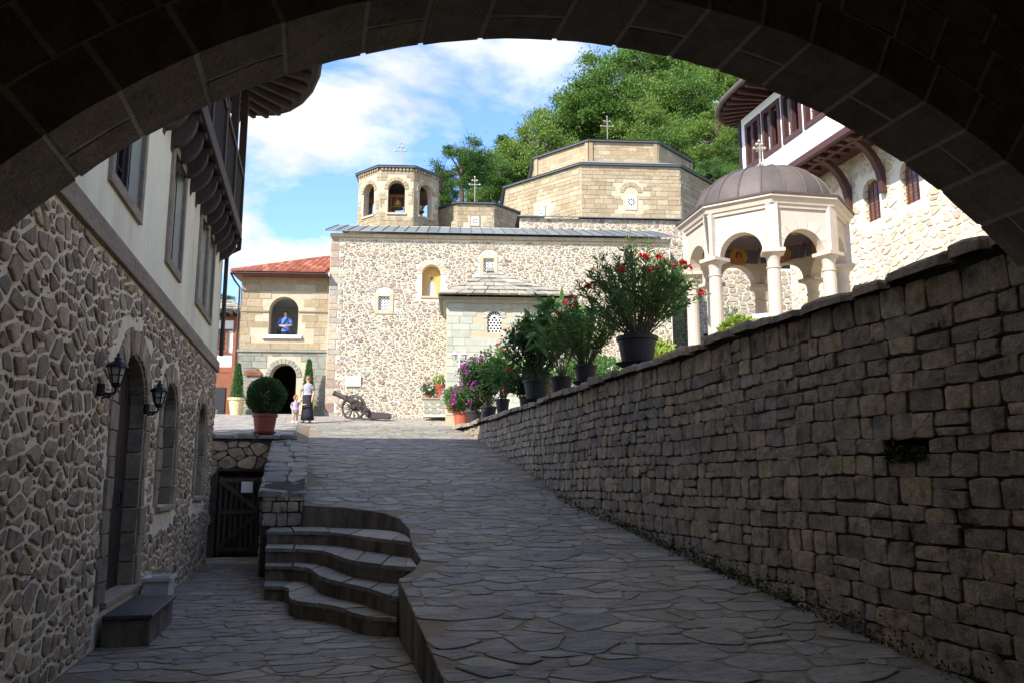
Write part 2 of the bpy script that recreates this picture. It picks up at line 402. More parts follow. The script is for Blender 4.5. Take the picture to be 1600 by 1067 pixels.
slab = M('stone roof slab', [lin(148, 141, 125), lin(165, 157, 139), lin(132, 127, 114), lin(174, 167, 151)], 0.9, 5, 0.3, 0.5, 18)
tile = M('terracotta roof tile', [lin(168, 98, 76), lin(188, 118, 92), lin(152, 86, 66), lin(200, 142, 116)], 0.85, 5, 0.3, 0.4, 20)
pink = M('pinkish marble', [lin(195, 182, 164), lin(188, 174, 157), lin(200, 189, 172)], 0.6, 3, 0.1, 0.1, 30)
terra = M('terracotta pot', lin(168, 88, 62), 0.75, 6, 0.2, 0.2, 25)
dkterra = M('brown plastic pot', lin(140, 72, 56), 0.5, 6, 0.12, 0.1, 25)
blackpot = M('black plastic pot', lin(44, 42, 42), 0.5, 6, 0.15, 0.1, 30)
creampot = M('cream glazed pot', lin(226, 204, 150), 0.5, 5, 0.15, 0.1, 20)
soil = M('potting soil', lin(60, 46, 36), 0.95, 20, 0.4, 0.8, 40)
bark = M('tree bark', lin(88, 74, 60), 0.95, 6, 0.4, 0.8, 20)
stem = M('green brown stem', lin(96, 92, 62), 0.85, 8, 0.3, 0.3, 30)
def leafmat(name, cols, tr=0.25): return M(name, cols, 0.5, 3, 0.15, 0, spec=0.35, trans=tr)
leafA = leafmat('broadleaf green', [lin(67, 97, 36), lin(94, 128, 49), lin(81, 112, 41), lin(115, 144, 61)], 0.3)
leafB = leafmat('light broadleaf green', [lin(88, 117, 41), lin(119, 144, 59), lin(103, 128, 49), lin(139, 155, 74)], 0.3)
leafC = leafmat('dark broadleaf green', [lin(58, 92, 40), lin(80, 114, 48), lin(96, 130, 56)], 0.3)
oleaf = leafmat('oleander leaf', [lin(70, 100, 46), lin(92, 126, 58), lin(80, 112, 52), lin(120, 146, 72)], 0.3)
dleaf = leafmat('dark rose leaf', [lin(50, 76, 38), lin(68, 98, 48), lin(84, 112, 54)], 0.25)
bigleaf = leafmat('large soft leaf', [lin(66, 104, 48), lin(88, 128, 60), lin(104, 136, 62)], 0.3)
cyp = leafmat('cypress needle', [lin(56, 92, 44), lin(78, 116, 56), lin(66, 104, 52)], 0.1)
yleaf = leafmat('yellow green leaf', [lin(130, 150, 56), lin(160, 176, 72), lin(110, 136, 52)], 0.3)
blueleaf = leafmat('blue green needle', [lin(120, 146, 120), lin(146, 166, 138)], 0.1)
red = M('red petal', [lin(190, 24, 36), lin(214, 40, 52)], 0.6, 3, 0.1, 0, trans=0.3)
magenta = M('magenta bract', [lin(160, 40, 140), lin(190, 64, 168), lin(140, 30, 120)], 0.6, 3, 0.1, 0, trans=0.35)
wpetal = M('white petal', [lin(238, 238, 232), lin(226, 228, 220)], 0.6, 3, 0.05, 0, trans=0.3)
iron = M('brown cannon iron', lin(62, 50, 46), 0.55, 10, 0.25, 0.2, 30, spec=0.45)
gold = M('gold leaf', lin(206, 166, 84), 0.35, 8, 0.2, 0.1, 30, metal=0.7)
silver = M('grey cross metal', lin(170, 160, 140), 0.4, 8, 0.2, 0.1, 30, metal=0.6)
blue = M('fresco blue', [lin(58, 62, 92), lin(92, 84, 92), lin(70, 66, 84)], 0.85, 14, 0.4, 0.05, 40)
ochre = M('fresco ochre', [lin(150, 96, 62), lin(176, 118, 74)], 0.85, 20, 0.4, 0.05, 40)
skinm = M('skin', lin(214, 164, 134), 0.55, 10, 0.06, 0)
hairm = M('auburn hair', lin(150, 84, 44), 0.5, 30, 0.3, 0.3, 60)
dhair = M('dark hair', lin(60, 44, 36), 0.5, 30, 0.3, 0.3, 60)
shirtb = M('blue shirt cloth', lin(84, 118, 190), 0.85, 14, 0.15, 0.3, 30)
shirtg = M('grey shirt cloth', lin(148, 146, 150), 0.85, 14, 0.2, 0.3, 30)
shirtl = M('lilac cloth', lin(160, 148, 170), 0.85, 14, 0.2, 0.3, 30)
skirtm = M('black skirt cloth', lin(36, 34, 42), 0.85, 14, 0.2, 0.3, 30)
paper = M('white sign board', lin(224, 226, 226), 0.6, 4, 0.06, 0.05, 30)
whiteplastic = M('white plastic', lin(206, 202, 192), 0.5, 4, 0.12, 0.1, 20)
orangewood = M('orange brown timber', lin(134, 78, 48), 0.6, 5, 0.25, 0.2, 25)
moss = M('moss green', [lin(50, 62, 28), lin(74, 84, 40)], 0.95, 10, 0.3, 0.2, 30)
earth = M('garden ground lightened for bounce', lin(156, 148, 122), 0.95, 3, 0.4, 0.4, 10)  # mostly hidden ground, tone lightened to bounce light onto the left house
woods = M('wooded slope', lin(46, 66, 28), 0.95, 0.8, 0.5, 0.6, 3)

# ------------------------------------------------------------------ ground, lane, ramp, courtyard
def lerp_tab(T, y):
    if y <= T[0][0]: return T[0][1]
    for (a, b), (c, d) in zip(T, T[1:]):
        if y <= c: return b + (d-b)*(y-a)/(c-a)
    return T[-1][1]
ZR = [(-6, -0.55), (0, -0.32), (3, -0.02), (5.3, 0.18), (8.1, 0.47), (9.35, 0.58), (12.7, 0.96), (15.5, 1.22), (17.4, 1.66), (21.3, 2.36), (24.9, 2.95), (28.5, 3.45), (30.2, 3.62), (33.8, 4.16), (37, 4.4), (60, 5.2)]
XL = [(-6, 3.0), (9.35, 3.0), (9.8, 3.22), (10.37, 3.37), (11.3, 3.36), (12.5, 3.46), (13.6, 3.42), (14.3, 3.22), (14.95, 2.62), (15.4, 1.9), (15.6, 1.87), (60, 1.87)]
zr = lambda y: lerp_tab(ZR, y)
xl = lambda y: lerp_tab(XL, y)
def terz(x, y):   # terrace beyond the gate wall
    return max(zr(y), 2.55 + (y-19.4)*0.105)

g = MB().add([(-900, -300, -1.2), (900, -300, -1.2), (900, 1500, -1.2), (-900, 1500, -1.2)], [(0, 1, 2, 3)])
solo('ground', g, earth, WF, (0, 0, -1.2), kind='structure')

fl = MB().box(-0.5, 4.2, -6, 19.5, -0.6, -0.003)
lane = solo('lane_floor', fl, flagjoint, HF, (1.5, 10, -0.005), kind='structure')
mpF = lambda a, b, w_: (a, b, w_)
emit(lane, 'flagstone', split(voronoi(0.03, 3.3, 3.0, 19.3, 0.47, 0.26, 0.024, 0.48, 0.4), .3, .02), mpF, flag, h=(-0.002, 0.010), bev=0.014, detail=1, jit=0.012, nmax=260, minpx=10, rest='small_flagstones', base=-0.03)

ys = sorted(set([-6, 0, 3, 5.3, 7, 8.1, 9.34, 9.36, 9.8, 10.37, 10.8, 11.3, 12, 12.5, 13, 13.6, 14, 14.3, 14.6, 14.95, 15.2, 15.4, 15.6, 17.4, 19.4, 21.3, 23, 24.9, 26.5, 28.5]))
rm = MB(); v = []; f = []
for y in ys:
    v += [(xl(y), y, -0.7), (xl(y), y, zr(y)-0.015), (7.05, y, zr(y)-0.015), (7.05, y, -0.7)]
for i in range(len(ys)-1):
    for k in range(3): f.append((i*4+k, i*4+k+1, i*4+5+k, i*4+4+k))
rm.add(v, f)
ramp = solo('ramp', rm, concrete, HF, (4.8, 12, 0), kind='structure')
rmj = MB(); v = []; f = []
for y in ys: v += [(xl(y)+0.006, y, zr(y)-0.003), (7.0, y, zr(y)-0.003)]
for i in range(len(ys)-1): f.append((i*2, i*2+1, i*2+3, i*2+2))
part('joint_bed', rmj.add(v, f), flagjoint, ramp)
def mpR(a, b, w_):
    a = max(a, xl(b)+0.004); return (a, b, zr(b) + w_)
emit(ramp, 'flagstone', split(voronoi(1.87, 6.74, 2.0, 28.4, 0.50, 0.265, 0.026, 0.48, 0.42, keep=lambda x, y: x > xl(y)+0.08), .35, .024), mpR, flag, h=(-0.002, 0.012), bev=0.014, detail=1, jit=0.014, nmax=300, minpx=9, rest='small_flagstones', base=-0.03)

ct = MB(); v = []; f = []
xs = [-14, -8, -4, -2, -1, 0, 1, 1.5]; yy = [19.72, 20.5, 21.3, 23, 24.9, 26.5, 28.5]
for y in yy:
    for x in xs: v.append((x, y, terz(x, y)-0.02))
n = len(xs)
for j in range(len(yy)-1):
    for i in range(n-1): f.append((j*n+i, j*n+i+1, (j+1)*n+i+1, (j+1)*n+i))
for j, y in enumerate(yy): v += [(1.5, y, terz(1.5, y)-0.02), (1.87, y, zr(y)-0.02)]
k = n*len(yy)
for j in range(len(yy)-1): f.append((k+j*2, k+j*2+1, k+j*2+3, k+j*2+2))
k2 = len(v); y3 = [28.5, 30.2, 33.8, 37, 60]
for y in y3: v += [(-14, y, zr(y)-0.02), (22, y, zr(y)-0.02)]
for j in range(len(y3)-1): f.append((k2+j*2, k2+j*2+1, k2+j*2+3, k2+j*2+2))
court = solo('courtyard', ct.add(v, f), flagjoint, HF, (0, 28, 3.4), kind='structure')
mpC = lambda a, b, w_: (a, b, (zr(b) if (b > 28.5 or a > 1.5) else terz(a, b)) + w_)
emit(court, 'flagstone', voronoi(-7, 1.5, 19.75, 28.4, 0.5, 0.4, 0.03, 0.4, 0.2) + voronoi(-7, 11, 28.5, 36.5, 0.6, 0.42, 0.035, 0.4, 0.2), mpC, sunflag, h=(-0.004, 0.012), bev=0.02, detail=0, nmax=80, minpx=9, rest='small_flagstones', base=-0.03)

# garden behind the right wall
gd = MB(); v = []; f = []
GY = [-6, 5, 12, 18, 24, 29.6]; GX = [(6.9, 3.12), (8.2, 3.3), (10.2, 4.5), (14, 4.7), (17.6, 5.6), (40, 9)]
for y in GY:
    for x, z in GX: v.append((x, y, z + max(0, (y-20))*0.03))
for j in range(len(GY)-1):
    for i in range(len(GX)-1): f.append((j*6+i, j*6+i+1, j*6+7+i, j*6+6+i))
garden = solo('garden_ground', gd.add(v, f), earth, HF, (12, 15, 4), kind='structure')
gardz = lambda x, y: lerp_tab(GX, x) + max(0, y-20)*0.03

# hill behind
hl = MB(); v = []; f = []
def hillz(x, y):
    t = max(0, y-44)
    side = 1/(1+math.exp(-(x-2)/16))
    return 5 + t*(0.12 + 0.50*side) + 1.2*math.sin(x*0.11)*math.sin(y*0.09)
HX = list(range(-160, 241, 10)); HY = [44, 50, 56, 64, 72, 80, 90, 100, 115, 130, 150]
for y in HY:
    for x in HX: v.append((x, y, hillz(x, y)))
n = len(HX)
for j in range(len(HY)-1):
    for i in range(n-1): f.append((j*n+i, j*n+i+1, (j+1)*n+i+1, (j+1)*n+i))
solo('hillside', hl.add(v, f), woods, WF, (0, 60, 5), kind='structure', smooth=True)

# ------------------------------------------------------------------ curved steps between lane and ramp
steps = thing('curved_steps', 'flight of curved grey stone steps rising from the lane to the ramp', 'steps', HF, (2.2, 12, 0))
FR = [[(1.45, 12.35), (1.79, 12.22), (1.81, 11.6), (1.82, 10.8), (2.15, 10.5), (2.45, 10.1), (2.58, 9.45), (2.98, 9.2)],
      [(1.42, 12.95), (1.95, 12.75), (2.12, 12.2), (2.17, 11.3), (2.45, 10.65), (2.72, 10.1), (2.9, 9.4), (2.99, 9.25)],
      [(1.39, 13.45), (2.05, 13.2), (2.35, 12.5), (2.48, 11.4), (2.78, 10.75), (3.08, 10.3), (3.3, 10.15)],
      [(1.36, 14.2), (2.2, 13.95), (2.62, 13.3), (2.85, 12.4), (3.3, 11.45), (3.36, 11.3)]]
def smooth_line(P):
    Q = [P[0]]
    for a, b in zip(P, P[1:]): Q += [(a[0]*.7+b[0]*.3, a[1]*.7+b[1]*.3), (a[0]*.3+b[0]*.7, a[1]*.3+b[1]*.7)]
    return Q + [P[-1]]
for i, Fl in enumerate(FR):
    Fl = smooth_line(Fl); z1 = 0.21*(i+1); yb = Fl[-1][1]
    back = [(xl(y)-0.01 if xl(y) > 1.9 else 1.88, y) for y in (15.3, 14.95, 14.3, 13.6, 12.5, 11.3, 10.37, 9.8, 9.36) if y > yb + 0.02][::-1]
    poly = Fl + back + [(1.36, 15.3)]
    s = MB().prism(poly, mpF, 0.21*i - 0.03, z1 - 0.05)
    st = part('step', s, concrete, steps)
    # tread slabs sit proud of the riser
    c = (2.6, 14.6)
    def off(P, k):
        out = []
        for a, b in P:
            L = math.hypot(a-c[0], b-c[1]); out.append((a+(a-c[0])/L*k, b+(b-c[1])/L*k))
        return out
    fr_ = off(Fl, 0.025); m = len(Fl)
    nx = FR[i+1] if i < 3 else [(1.36, 15.3), (1.88, 15.3), (2.6, 14.95), (3.2, 14.3), (3.4, 13.6), (3.44, 12.5), (3.35, 11.31)]
    nx = smooth_line(nx); mm = len(nx)
    q = 7
    for k in range(q):
        t0, t1 = k/q, (k+1)/q
        def smp(L, t):
            x = t*(len(L)-1); j = min(int(x), len(L)-2); e = x-j; return (L[j][0]*(1-e)+L[j+1][0]*e, L[j][1]*(1-e)+L[j+1][1]*e)
        P = [smp(fr_, t0+.004), smp(fr_, (t0+t1)/2), smp(fr_, t1-.004), smp(nx, t1-.004), smp(nx, (t0+t1)/2), smp(nx, t0+.004)]
        part('tread_slab', MB().prism(P, mpF, z1-0.05 + 0.001*k % 0.003, z1 + rng.uniform(-.006, .006), r=rng.random()), flag, st)

# ------------------------------------------------------------------ parapet beside the ramp
par = thing('parapet_wall', 'low stone parapet with sloping slab top between the steps and the ramp', 'wall', HF, (1.54, 17, 0))
PZ = lambda y: 1.44 + (y-15.62)*(2.44-1.44)/(19.2-15.62)
v = []; f = []
for y in (15.32, 19.35): v += [(1.2, y, -.1), (1.9, y, -.1), (1.9, y, PZ(max(y, 15.6))), (1.2, y, PZ(max(y, 15.6)))]
part('wall_core', MB().add(v, [(0, 1, 2, 3), (4, 5, 6, 7)] + [(i, (i+1) % 4, 4+(i+1) % 4, 4+i) for i in range(4)]), wallback, par)
mpf = lambda a, b, w_: (a, 15.32 - w_, b)
emit(par, 'stone', ashlar(1.2, 1.9, 0.85, 1.44, 0.2, (0.18, 0.4), 0.02, jag=0.012), mpf, wallstone, h=(0.02, 0.04), detail=2, rest='small_stones')
mps = lambda a, b, w_: (1.2 - w_, a, b)
emit(par, 'side_stone', [P for P in ashlar(15.35, 19.3, 0, 2.4, 0.2, (0.2, 0.45), 0.02, jag=0.012) if max(b - PZ(a) for a, b in P) < 0], mps, wallstone, h=(0.02, 0.04), detail=1, rest='small_side_stones')
y = 15.26; row = 0
while y < 19.2:
    y1 = min(19.25, y + rng.uniform(0.28, 0.5)); xm = rng.uniform(1.4, 1.7)
    for (a, b) in ((1.12, xm), (xm+0.012, 1.93)):
        P = rect(a, b, y+0.008, y1-0.006)
        vv, ff = stone(P, lambda p, q, w_: (p, q, PZ(max(q, 15.4)) + w_), rng.uniform(0.06, 0.08), 0.012, 1, 0.008)
        part('capping_slab', MB().add(vv, ff, rng.random()), flag, par)
    y = y1

# gate wall across the end of the lane
gw = thing('terrace_wall', 'dark stone wall with a gateway at the end of the lane', 'wall', HF, (0.3, 19.5, 0))
gate_hole = [(0.0, -0.1), (1.0, -0.1), (1.0, 1.85), (0.0, 1.85)]
part('wall_core', holed([(-3, -0.11), (1.62, -0.11), (1.62, 2.56), (-3, 2.56)], [[(0.0, -0.05), (1.0, -0.05), (1.0, 1.85), (0.0, 1.85)]], lambda a, b, w_: (a, 19.42 - w_, b), 0.34), wallback, gw)
emit(gw, 'stone', voronoi(-0.4, 1.6, 0, 2.5, 0.27, 0.19, 0.02, 0.4, 0.2, holes=[gate_hole]), lambda a, b, w_: (a, 19.42 - w_, b), wallstone, h=(0.02, 0.05), detail=1, rest='small_stones')
part('dark_passage', MB().box(-0.2, 1.2, 19.77, 21, -.1, 2.0), wallback, gw)
x = -0.6
while x < 1.6:
    x1 = min(1.66, x + rng.uniform(.35, .6))
    vv, ff = stone(rect(x+.006, x1-.006, 19.33, 19.8), mpF, 0.1, 0.012, 1, 0.006, base=0)
    part('capping_slab', MB().add([(a, b, c+2.565) for a, b, c in vv], ff, rng.random()), flag, gw); x = x1
gt = thing('wooden_gate', 'weathered dark slatted wooden gate with diagonal braces at the lane end', 'gate', HF, (0.5, 19.36, 0))
for i in range(8):
    a = 0.06 + i*0.113
    part('slat', MB().bbox(a, a+0.062, 19.33, 19.355, 0.05 + .02*(i % 2), 1.74 - 0.02*((i*3) % 4), 0.005, rng.random()), gtimber, gt)
for z in (0.12, 0.92, 1.6): part('rail', MB().bbox(0.05, 0.93, 19.295, 19.329, z, z+0.09, 0.005, rng.random()), gtimber, gt)
for a, b in (((0.08, .2), (.9, .92)), ((.9, 1.0), (.1, 1.62))):
    d = Vector((b[0]-a[0], b[1]-a[1])).normalized(); nn = (-d[1]*.045, d[0]*.045)
    part('brace', MB().prism([(a[0]+nn[0], a[1]+nn[1]), (b[0]+nn[0], b[1]+nn[1]), (b[0]-nn[0], b[1]-nn[1]), (a[0]-nn[0], a[1]-nn[1])], lambda p, q, w_: (p, w_, q), 19.265, 19.293, rng.random()), gtimber, gt)
solo('gate_notice', MB().bbox(0.52, 0.76, 19.255, 19.262, 1.38, 1.62, 0.002), paper, HF, (0.64, 19.26, 1.38), 'small white notice sheet fixed to the dark wooden gate', 'notice')

# ------------------------------------------------------------------ right retaining wall
rw = thing('retaining_wall', 'long dark coursed stone retaining wall along the right side of the ramp', 'wall', HF, (7, 15, 0))
XW = 6.78
cav = [(5.6, 1.83), (6.25, 1.85), (6.3, 1.95), (6.0, 2.0), (5.55, 1.96)]
part('wall_core', holed([(-6, -0.8), (29.3, -0.8), (29.3, 3.28), (-6, 3.28)], [cav], lambda a, b, w_: (XW - w_, a, b), 0.3), wallback, rw)
part('cavity_back', MB().box(XW+.25, XW+.29, 5.4, 6.3, 1.6, 2.2), wallback, rw)
polys = ashlar(-1.0, 29.2, -0.3, 3.24, 0.178, (0.15, 0.42), 0.011, vary=0.28, jag=0.014, keep=lambda a, b: b > zr(a) - 0.08 and not pip(a, b, cav))
emit(rw, 'stone', polys, lambda a, b, w_: (XW - w_, a, b + 0.012*math.sin(a*1.1) + 0.006*math.sin(a*2.7+b)), wallstone, h=(0.016, 0.038), bev=0.009, detail=2, jit=0.006, minpx=10, rest='small_stones')
end = ashlar(6.85, 7.3, 3.3, 3.5, 0.1, (.2, .3), .01)
y = -2.0
while y < 29.2:
    y1 = min(29.35, y + rng.uniform(0.35, 0.85)); lft = rng.uniform(0.0, 0.06)
    zz = 3.27 + 0.02*math.sin(y*1.7) + (0.10 if y > 20 else 0.0)*(y-20)/9
    vv, ff = stone(rect(XW-0.10-lft, 7.3, y+0.006, y1-0.006), mpF, rng.uniform(0.07, 0.12), 0.018, 2, 0.014, base=-0.01)
    part('coping_slab', MB().add([(a, b, c+zz) for a, b, c in vv], ff, rng.random()), wallstone, rw)
    y = y1
ms = MB()
for i in range(2600):
    y = rng.gauss(10, 3.2); 
    if not 5 < y < 18: continue
    p = (XW - abs(rng.gauss(0.05, 0.05)), y, zr(y) + abs(rng.gauss(0, 0.09)))
    ms.leaf(p, (rng.uniform(-1, 0.3), rng.uniform(-1, 1), rng.uniform(0, 1)), rng.uniform(.02, .05), .02, rng.random())
for i in range(500):
    p = (XW - rng.uniform(0, .06), rng.uniform(5.62, 6.1), 1.8 + abs(rng.gauss(0, .05)))
    ms.leaf(p, (rng.uniform(-1, 0.3), rng.uniform(-1, 1), rng.uniform(-.5, 1)), rng.uniform(.02, .06), .02, rng.random())
part('moss', ms, moss, rw, kind='stuff')

# ------------------------------------------------------------------ archway the view looks through
ar = thing('stone_archway', 'dark stone archway of large blocks framing the view', 'archway', HF, (3.7, 4.3, 0))
CX, CZ, RA = 3.7, 0.07, 4.29
def ringmap(a, b, w_): return None
na = 29; A0, A1 = R(18), R(166)
def block(r0, r1, a0, a1, y0, y1, gap=0.016, wob=0.003):
    g = gap/r0; a0 += g; a1 -= g; y0 += gap; y1 -= gap; K = 3; v = []; f = []
    jr = [[rng.uniform(-wob, wob) for _ in range(K+1)] for _ in range(2)]
    for j, y in enumerate((y0, y1)):
        for k in range(K+1):
            a = a0 + (a1-a0)*k/K; e = rng.uniform(-.004, .004)
            v += [(CX + (r0+jr[j][k])*math.cos(a), y+e, CZ + (r0+jr[j][k])*math.sin(a)), (CX + r1*math.cos(a), y+e, CZ + r1*math.sin(a))]
    n = 2*(K+1)
    for k in range(K):
        f += [(2*k, 2*k+2, n+2*k+2, n+2*k), (2*k+1, 2*k+3, n+2*k+3, n+2*k+1), (2*k, 2*k+1, 2*k+3, 2*k+2), (n+2*k, n+2*k+2, n+2*k+3, n+2*k+1)]
    f += [(0, n, n+1, 1), (2*K, 2*K+1, n+2*K+1, n+2*K)]
    return MB().add(v, f, rng.random())
ang = [A0]
while ang[-1] < A1: ang.append(ang[-1] + (A1-A0)/na*rng.uniform(.75, 1.25))
for i in range(len(ang)-1):
    if i % 2: part('voussoir', block(RA, RA+.28, ang[i], ang[i+1], 4.0, 4.6), archstone, ar)
    else:
        ym = 4.0 + rng.uniform(.26, .36)
        part('voussoir', block(RA, RA+.28, ang[i], ang[i+1], 4.0, ym), archstone, ar); part('voussoir', block(RA, RA+.28, ang[i], ang[i+1], ym, 4.6), archstone, ar)
for rr, st in ((RA+.30, .2), (RA+.63, .33)):
    a = A0
    while a < A1:
        b = a + st/rr*rng.uniform(1.1, 2.0); part('wall_block', block(rr, rr+.31, a, min(b, A1+.05), 4.0, 4.55), archstone, ar); a = b
K = 48; v = []; f = []
for k in range(K+1):
    a = R(8) + R(166)*k/K
    for y in (4.028, 4.575):
        v += [(CX + (RA+.006)*math.cos(a), y, CZ + (RA+.006)*math.sin(a)), (CX + 7.5*math.cos(a), y, min(5.6, CZ + 7.5*math.sin(a)))]
for k in range(K): f += [(4*k, 4*k+1, 4*k+5, 4*k+4), (4*k+2, 4*k+6, 4*k+7, 4*k+3), (4*k, 4*k+4, 4*k+6, 4*k+2)]
part('joint_bed', MB().add(v, f), archjoint, ar)
tn = MB(); v = []; f = []   # barrel vault of the passage behind the arch
for k in range(25):
    a = math.pi*k/24
    for y in (-7.0, 4.01): v.append((CX + 4.95*math.cos(a), y, 0.07 + 5.2*math.sin(a)))
for k in range(24): f.append((2*k, 2*k+1, 2*k+3, 2*k+2))
f.append(tuple(2*k for k in range(25)))  # back end closed off out of view to keep the passage dark
part('vault', tn.add(v, f), archstone, ar)
part('roof_and_sun_block', MB().box(-1.5, 9.5, -7, 4.55, 5.3, 5.62).box(8.7, 14, -7, 4.5, 3.3, 5.29).box(-9, -1.7, -7, 4.5, -.5, 10).box(-1.69, -.02, -7, 4.5, 5.63, 10).box(-9, 1.8, -7, 4.6, 10.01, 10.3), archstone, ar)  # passage roof plus unseen tall masses added to keep sun off the lane
part('side_wall', MB().box(-1.6, -0.05, -7, 4.6, -.6, 3.2), archstone, ar)

# ------------------------------------------------------------------ left house
ho = thing('stone_house', 'house with rubble ground floor, cream plaster upper floor and dark jettied balcony', 'house', HF, (0, 11, 0))
mpH = lambda a, b, w_: (w_, a, b)
YE = 18.05
door = arch_poly(9.46, 10.98, 0.42, 2.45, 0.62)
w1 = arch_poly(12.15, 13.35, 1.30, 2.62, 0.42); w2 = arch_poly(15.72, 16.85, 1.36, 2.66, 0.40)
lw = part('lower_wall', holed([(4.62, -0.12), (YE, -0.12), (YE, 3.86), (4.62, 3.86)], [door, w1, w2], mpH, 0.45), mortar, ho)
part('house_body', MB().box(-7, -0.47, 4.62, YE, -.1, 6.6).box(-7, -0.003, YE-.3, YE-.002, 3.86, 6.6), mortar, ho)
def jambs(u0, u1, v0, vs, t=0.3):
    out = []
    for side in (0, 1):
        v = v0
        while v < vs - 0.02:
            h = min(rng.uniform(.2, .36), vs - v)
            if vs - v - h < .1: h = vs - v
            l = rng.uniform(.2, t)
            out.append(rect(u0-l, u0-.004, v+.008, v+h-.008) if side == 0 else rect(u1+.004, u1+l, v+.008, v+h-.008)); v += h
    return out
jset = jambs(9.46, 10.98, .42, 2.45, .36) + jambs(12.15, 13.35, 1.3, 2.62) + jambs(15.72, 16.85, 1.36, 2.66)
vset = arch_ring(9.46, 10.98, 2.45, .3, 17, .62, .022) + arch_ring(12.15, 13.35, 2.62, .26, 13, .42, .022) + arch_ring(15.72, 16.85, 2.66, .25, 12, .40, .022)
emit(lw, 'jamb_stone', jset, mpH, jamb, h=(.025, .04), bev=.010, detail=0, jit=.008)
emit(lw, 'voussoir', vset, mpH, rubble, h=(.02, .035), bev=.01, detail=0)
H_ = [infl(door, .28), infl(w1, .24), infl(w2, .24)]
emit(lw, 'stone', split(voronoi(4.9, YE, 0.02, 3.84, 0.215, 0.118, 0.047, .47, .42, holes=H_), .28, .036), mpH, rubble, h=(.010, .026), bev=.012, detail=2, jit=.007, rest='small_stones')
# dressed blocks lining the far side of each opening
for (ye, z0, z1) in ((10.98, .42, 2.5), (13.35, 1.3, 2.66), (16.85, 1.36, 2.7)):
    z = z0
    while z < z1 - .05:
        h = min(rng.uniform(.24, .42), z1-z); part('reveal_block', MB().bbox(-.43, -.004, ye-.03, ye-.002, z+.008, z+h-.008, .008, rng.random()), jamb, lw); z += h
for (ya, yb, zs, rise) in ((9.46, 10.98, 2.45, .62), (12.15, 13.35, 2.62, .42), (15.72, 16.85, 2.66, .40)):
    c, r_ = (ya+yb)/2, (yb-ya)/2
    for k in range(8):
        a0, a1 = math.pi*k/16+.02, math.pi*(k+1)/16-.01
        P = [(c+r_*math.cos(a0)-.002, zs+rise*math.sin(a0)), (c+r_*math.cos(a1)-.002, zs+rise*math.sin(a1)), (c+(r_-.025)*math.cos(a1), zs+(rise-.025)*math.sin(a1)), (c+(r_-.025)*math.cos(a0), zs+(rise-.025)*math.sin(a0))]
        part('reveal_voussoir', MB().prism(P, lambda a, b, w_: (w_, a, b), -.42, -.006, rng.random()), jamb, lw)
dr = part('door', MB().prism(arch_poly(9.47, 10.97, .40, 2.45, .61), mpH, -.24, -.20), dtimber, ho)
for i in range(9):
    a = 9.5 + i*.162; top = 2.45 + .60*math.sqrt(max(0, 1-((a+.08-10.22)/.75)**2))
    part('plank', MB().bbox(-.199, -.165, a, a+.15, .42, top, .006, rng.random()), dtimber, dr)
part('handle', MB().tube([(-.16, 10.6, 1.35), (-.12, 10.6, 1.38), (-.12, 10.6, 1.52), (-.16, 10.6, 1.55)], .012, 6), black, dr)
part('threshold', MB().bbox(-.42, .06, 9.42, 11.02, .36, .425, .008), jamb, ho)
for (ya, yb, z0, zs, rise) in ((12.15, 13.35, 1.3, 2.62, .42), (15.72, 16.85, 1.36, 2.66, .4)):
    wn_ = part('window', MB().prism(arch_poly(ya+.01, yb-.01, z0, zs, rise-.01), mpH, -.19, -.16), dtimber, ho)
    part('pane', MB().prism(arch_poly(ya+.09, (ya+yb)/2-.03, z0+.1, zs, .1), mpH, -.159, -.155), glass, wn_)
    part('pane', MB().prism(arch_poly((ya+yb)/2+.03, yb-.09, z0+.1, zs, .1), mpH, -.159, -.155), glass, wn_)
    for q in (z0+.55, z0+1.0): part('glazing_bar', MB().box(-.154, -.14, ya+.05, yb-.05, q, q+.03), dtimber, wn_)
    part('sill', MB().bbox(-.40, .07, ya-.06, yb+.06, z0-.075, z0-.004, .01), jamb, wn_)
# timber band between the storeys
y = 4.7
while y < YE:
    y1 = min(YE+.03, y+rng.uniform(2.2, 3.2)); part('band_board', MB().bbox(-.02, .055, y+.003, y1-.003, 3.862, 4.075, .006, rng.random()), timber, ho); y = y1
UW = [(8.45, 9.75, 4.62, 6.2), (11.62, 12.66, 4.62, 6.15), (14.52, 15.40, 4.66, 6.15), (15.56, 16.42, 4.66, 6.15)]
up = part('upper_wall', holed([(4.62, 4.075), (YE, 4.075), (YE, 6.62), (4.62, 6.62)], [rect(a, b, c, d) for a, b, c, d in UW], mpH, .22), plaster, ho)
for (a, b, c, d) in UW:
    wd = part('window', MB().box(-.215, -.205, a, b, c, d), glass, ho)
    for q in (rect(a-.1, a+.02, c-.1, d+.1), rect(b-.02, b+.1, c-.1, d+.1), rect(a+.021, b-.021, c-.1, c+.02), rect(a+.021, b-.021, d-.02, d+.1)):
        part('casing', MB().prism(q, mpH, .002, .04, rng.random()), timber, wd)
    m = (a+b)/2
    for q in (rect(a+.021, a+.08, c+.021, d-.021), rect(b-.08, b-.021, c+.021, d-.021), rect(m-.04, m+.04, c+.021, d-.021)): part('sash', MB().prism(q, mpH, -.18, -.13), dtimber, wd)
    for k in range(3):
        z = c + (d-c)*(k+1)/4; part('glazing_bar', MB().box(-.175, -.15, a+.081, b-.081, z, z+.025), dtimber, wd)
    for k in range(4):
        y = a + .1 + (b-a-.2)*(k+.5)/4; part('grille_bar', MB().tube([(-.07, y, c+.02), (-.07, y, d-.02)], .008, 5), black, wd)
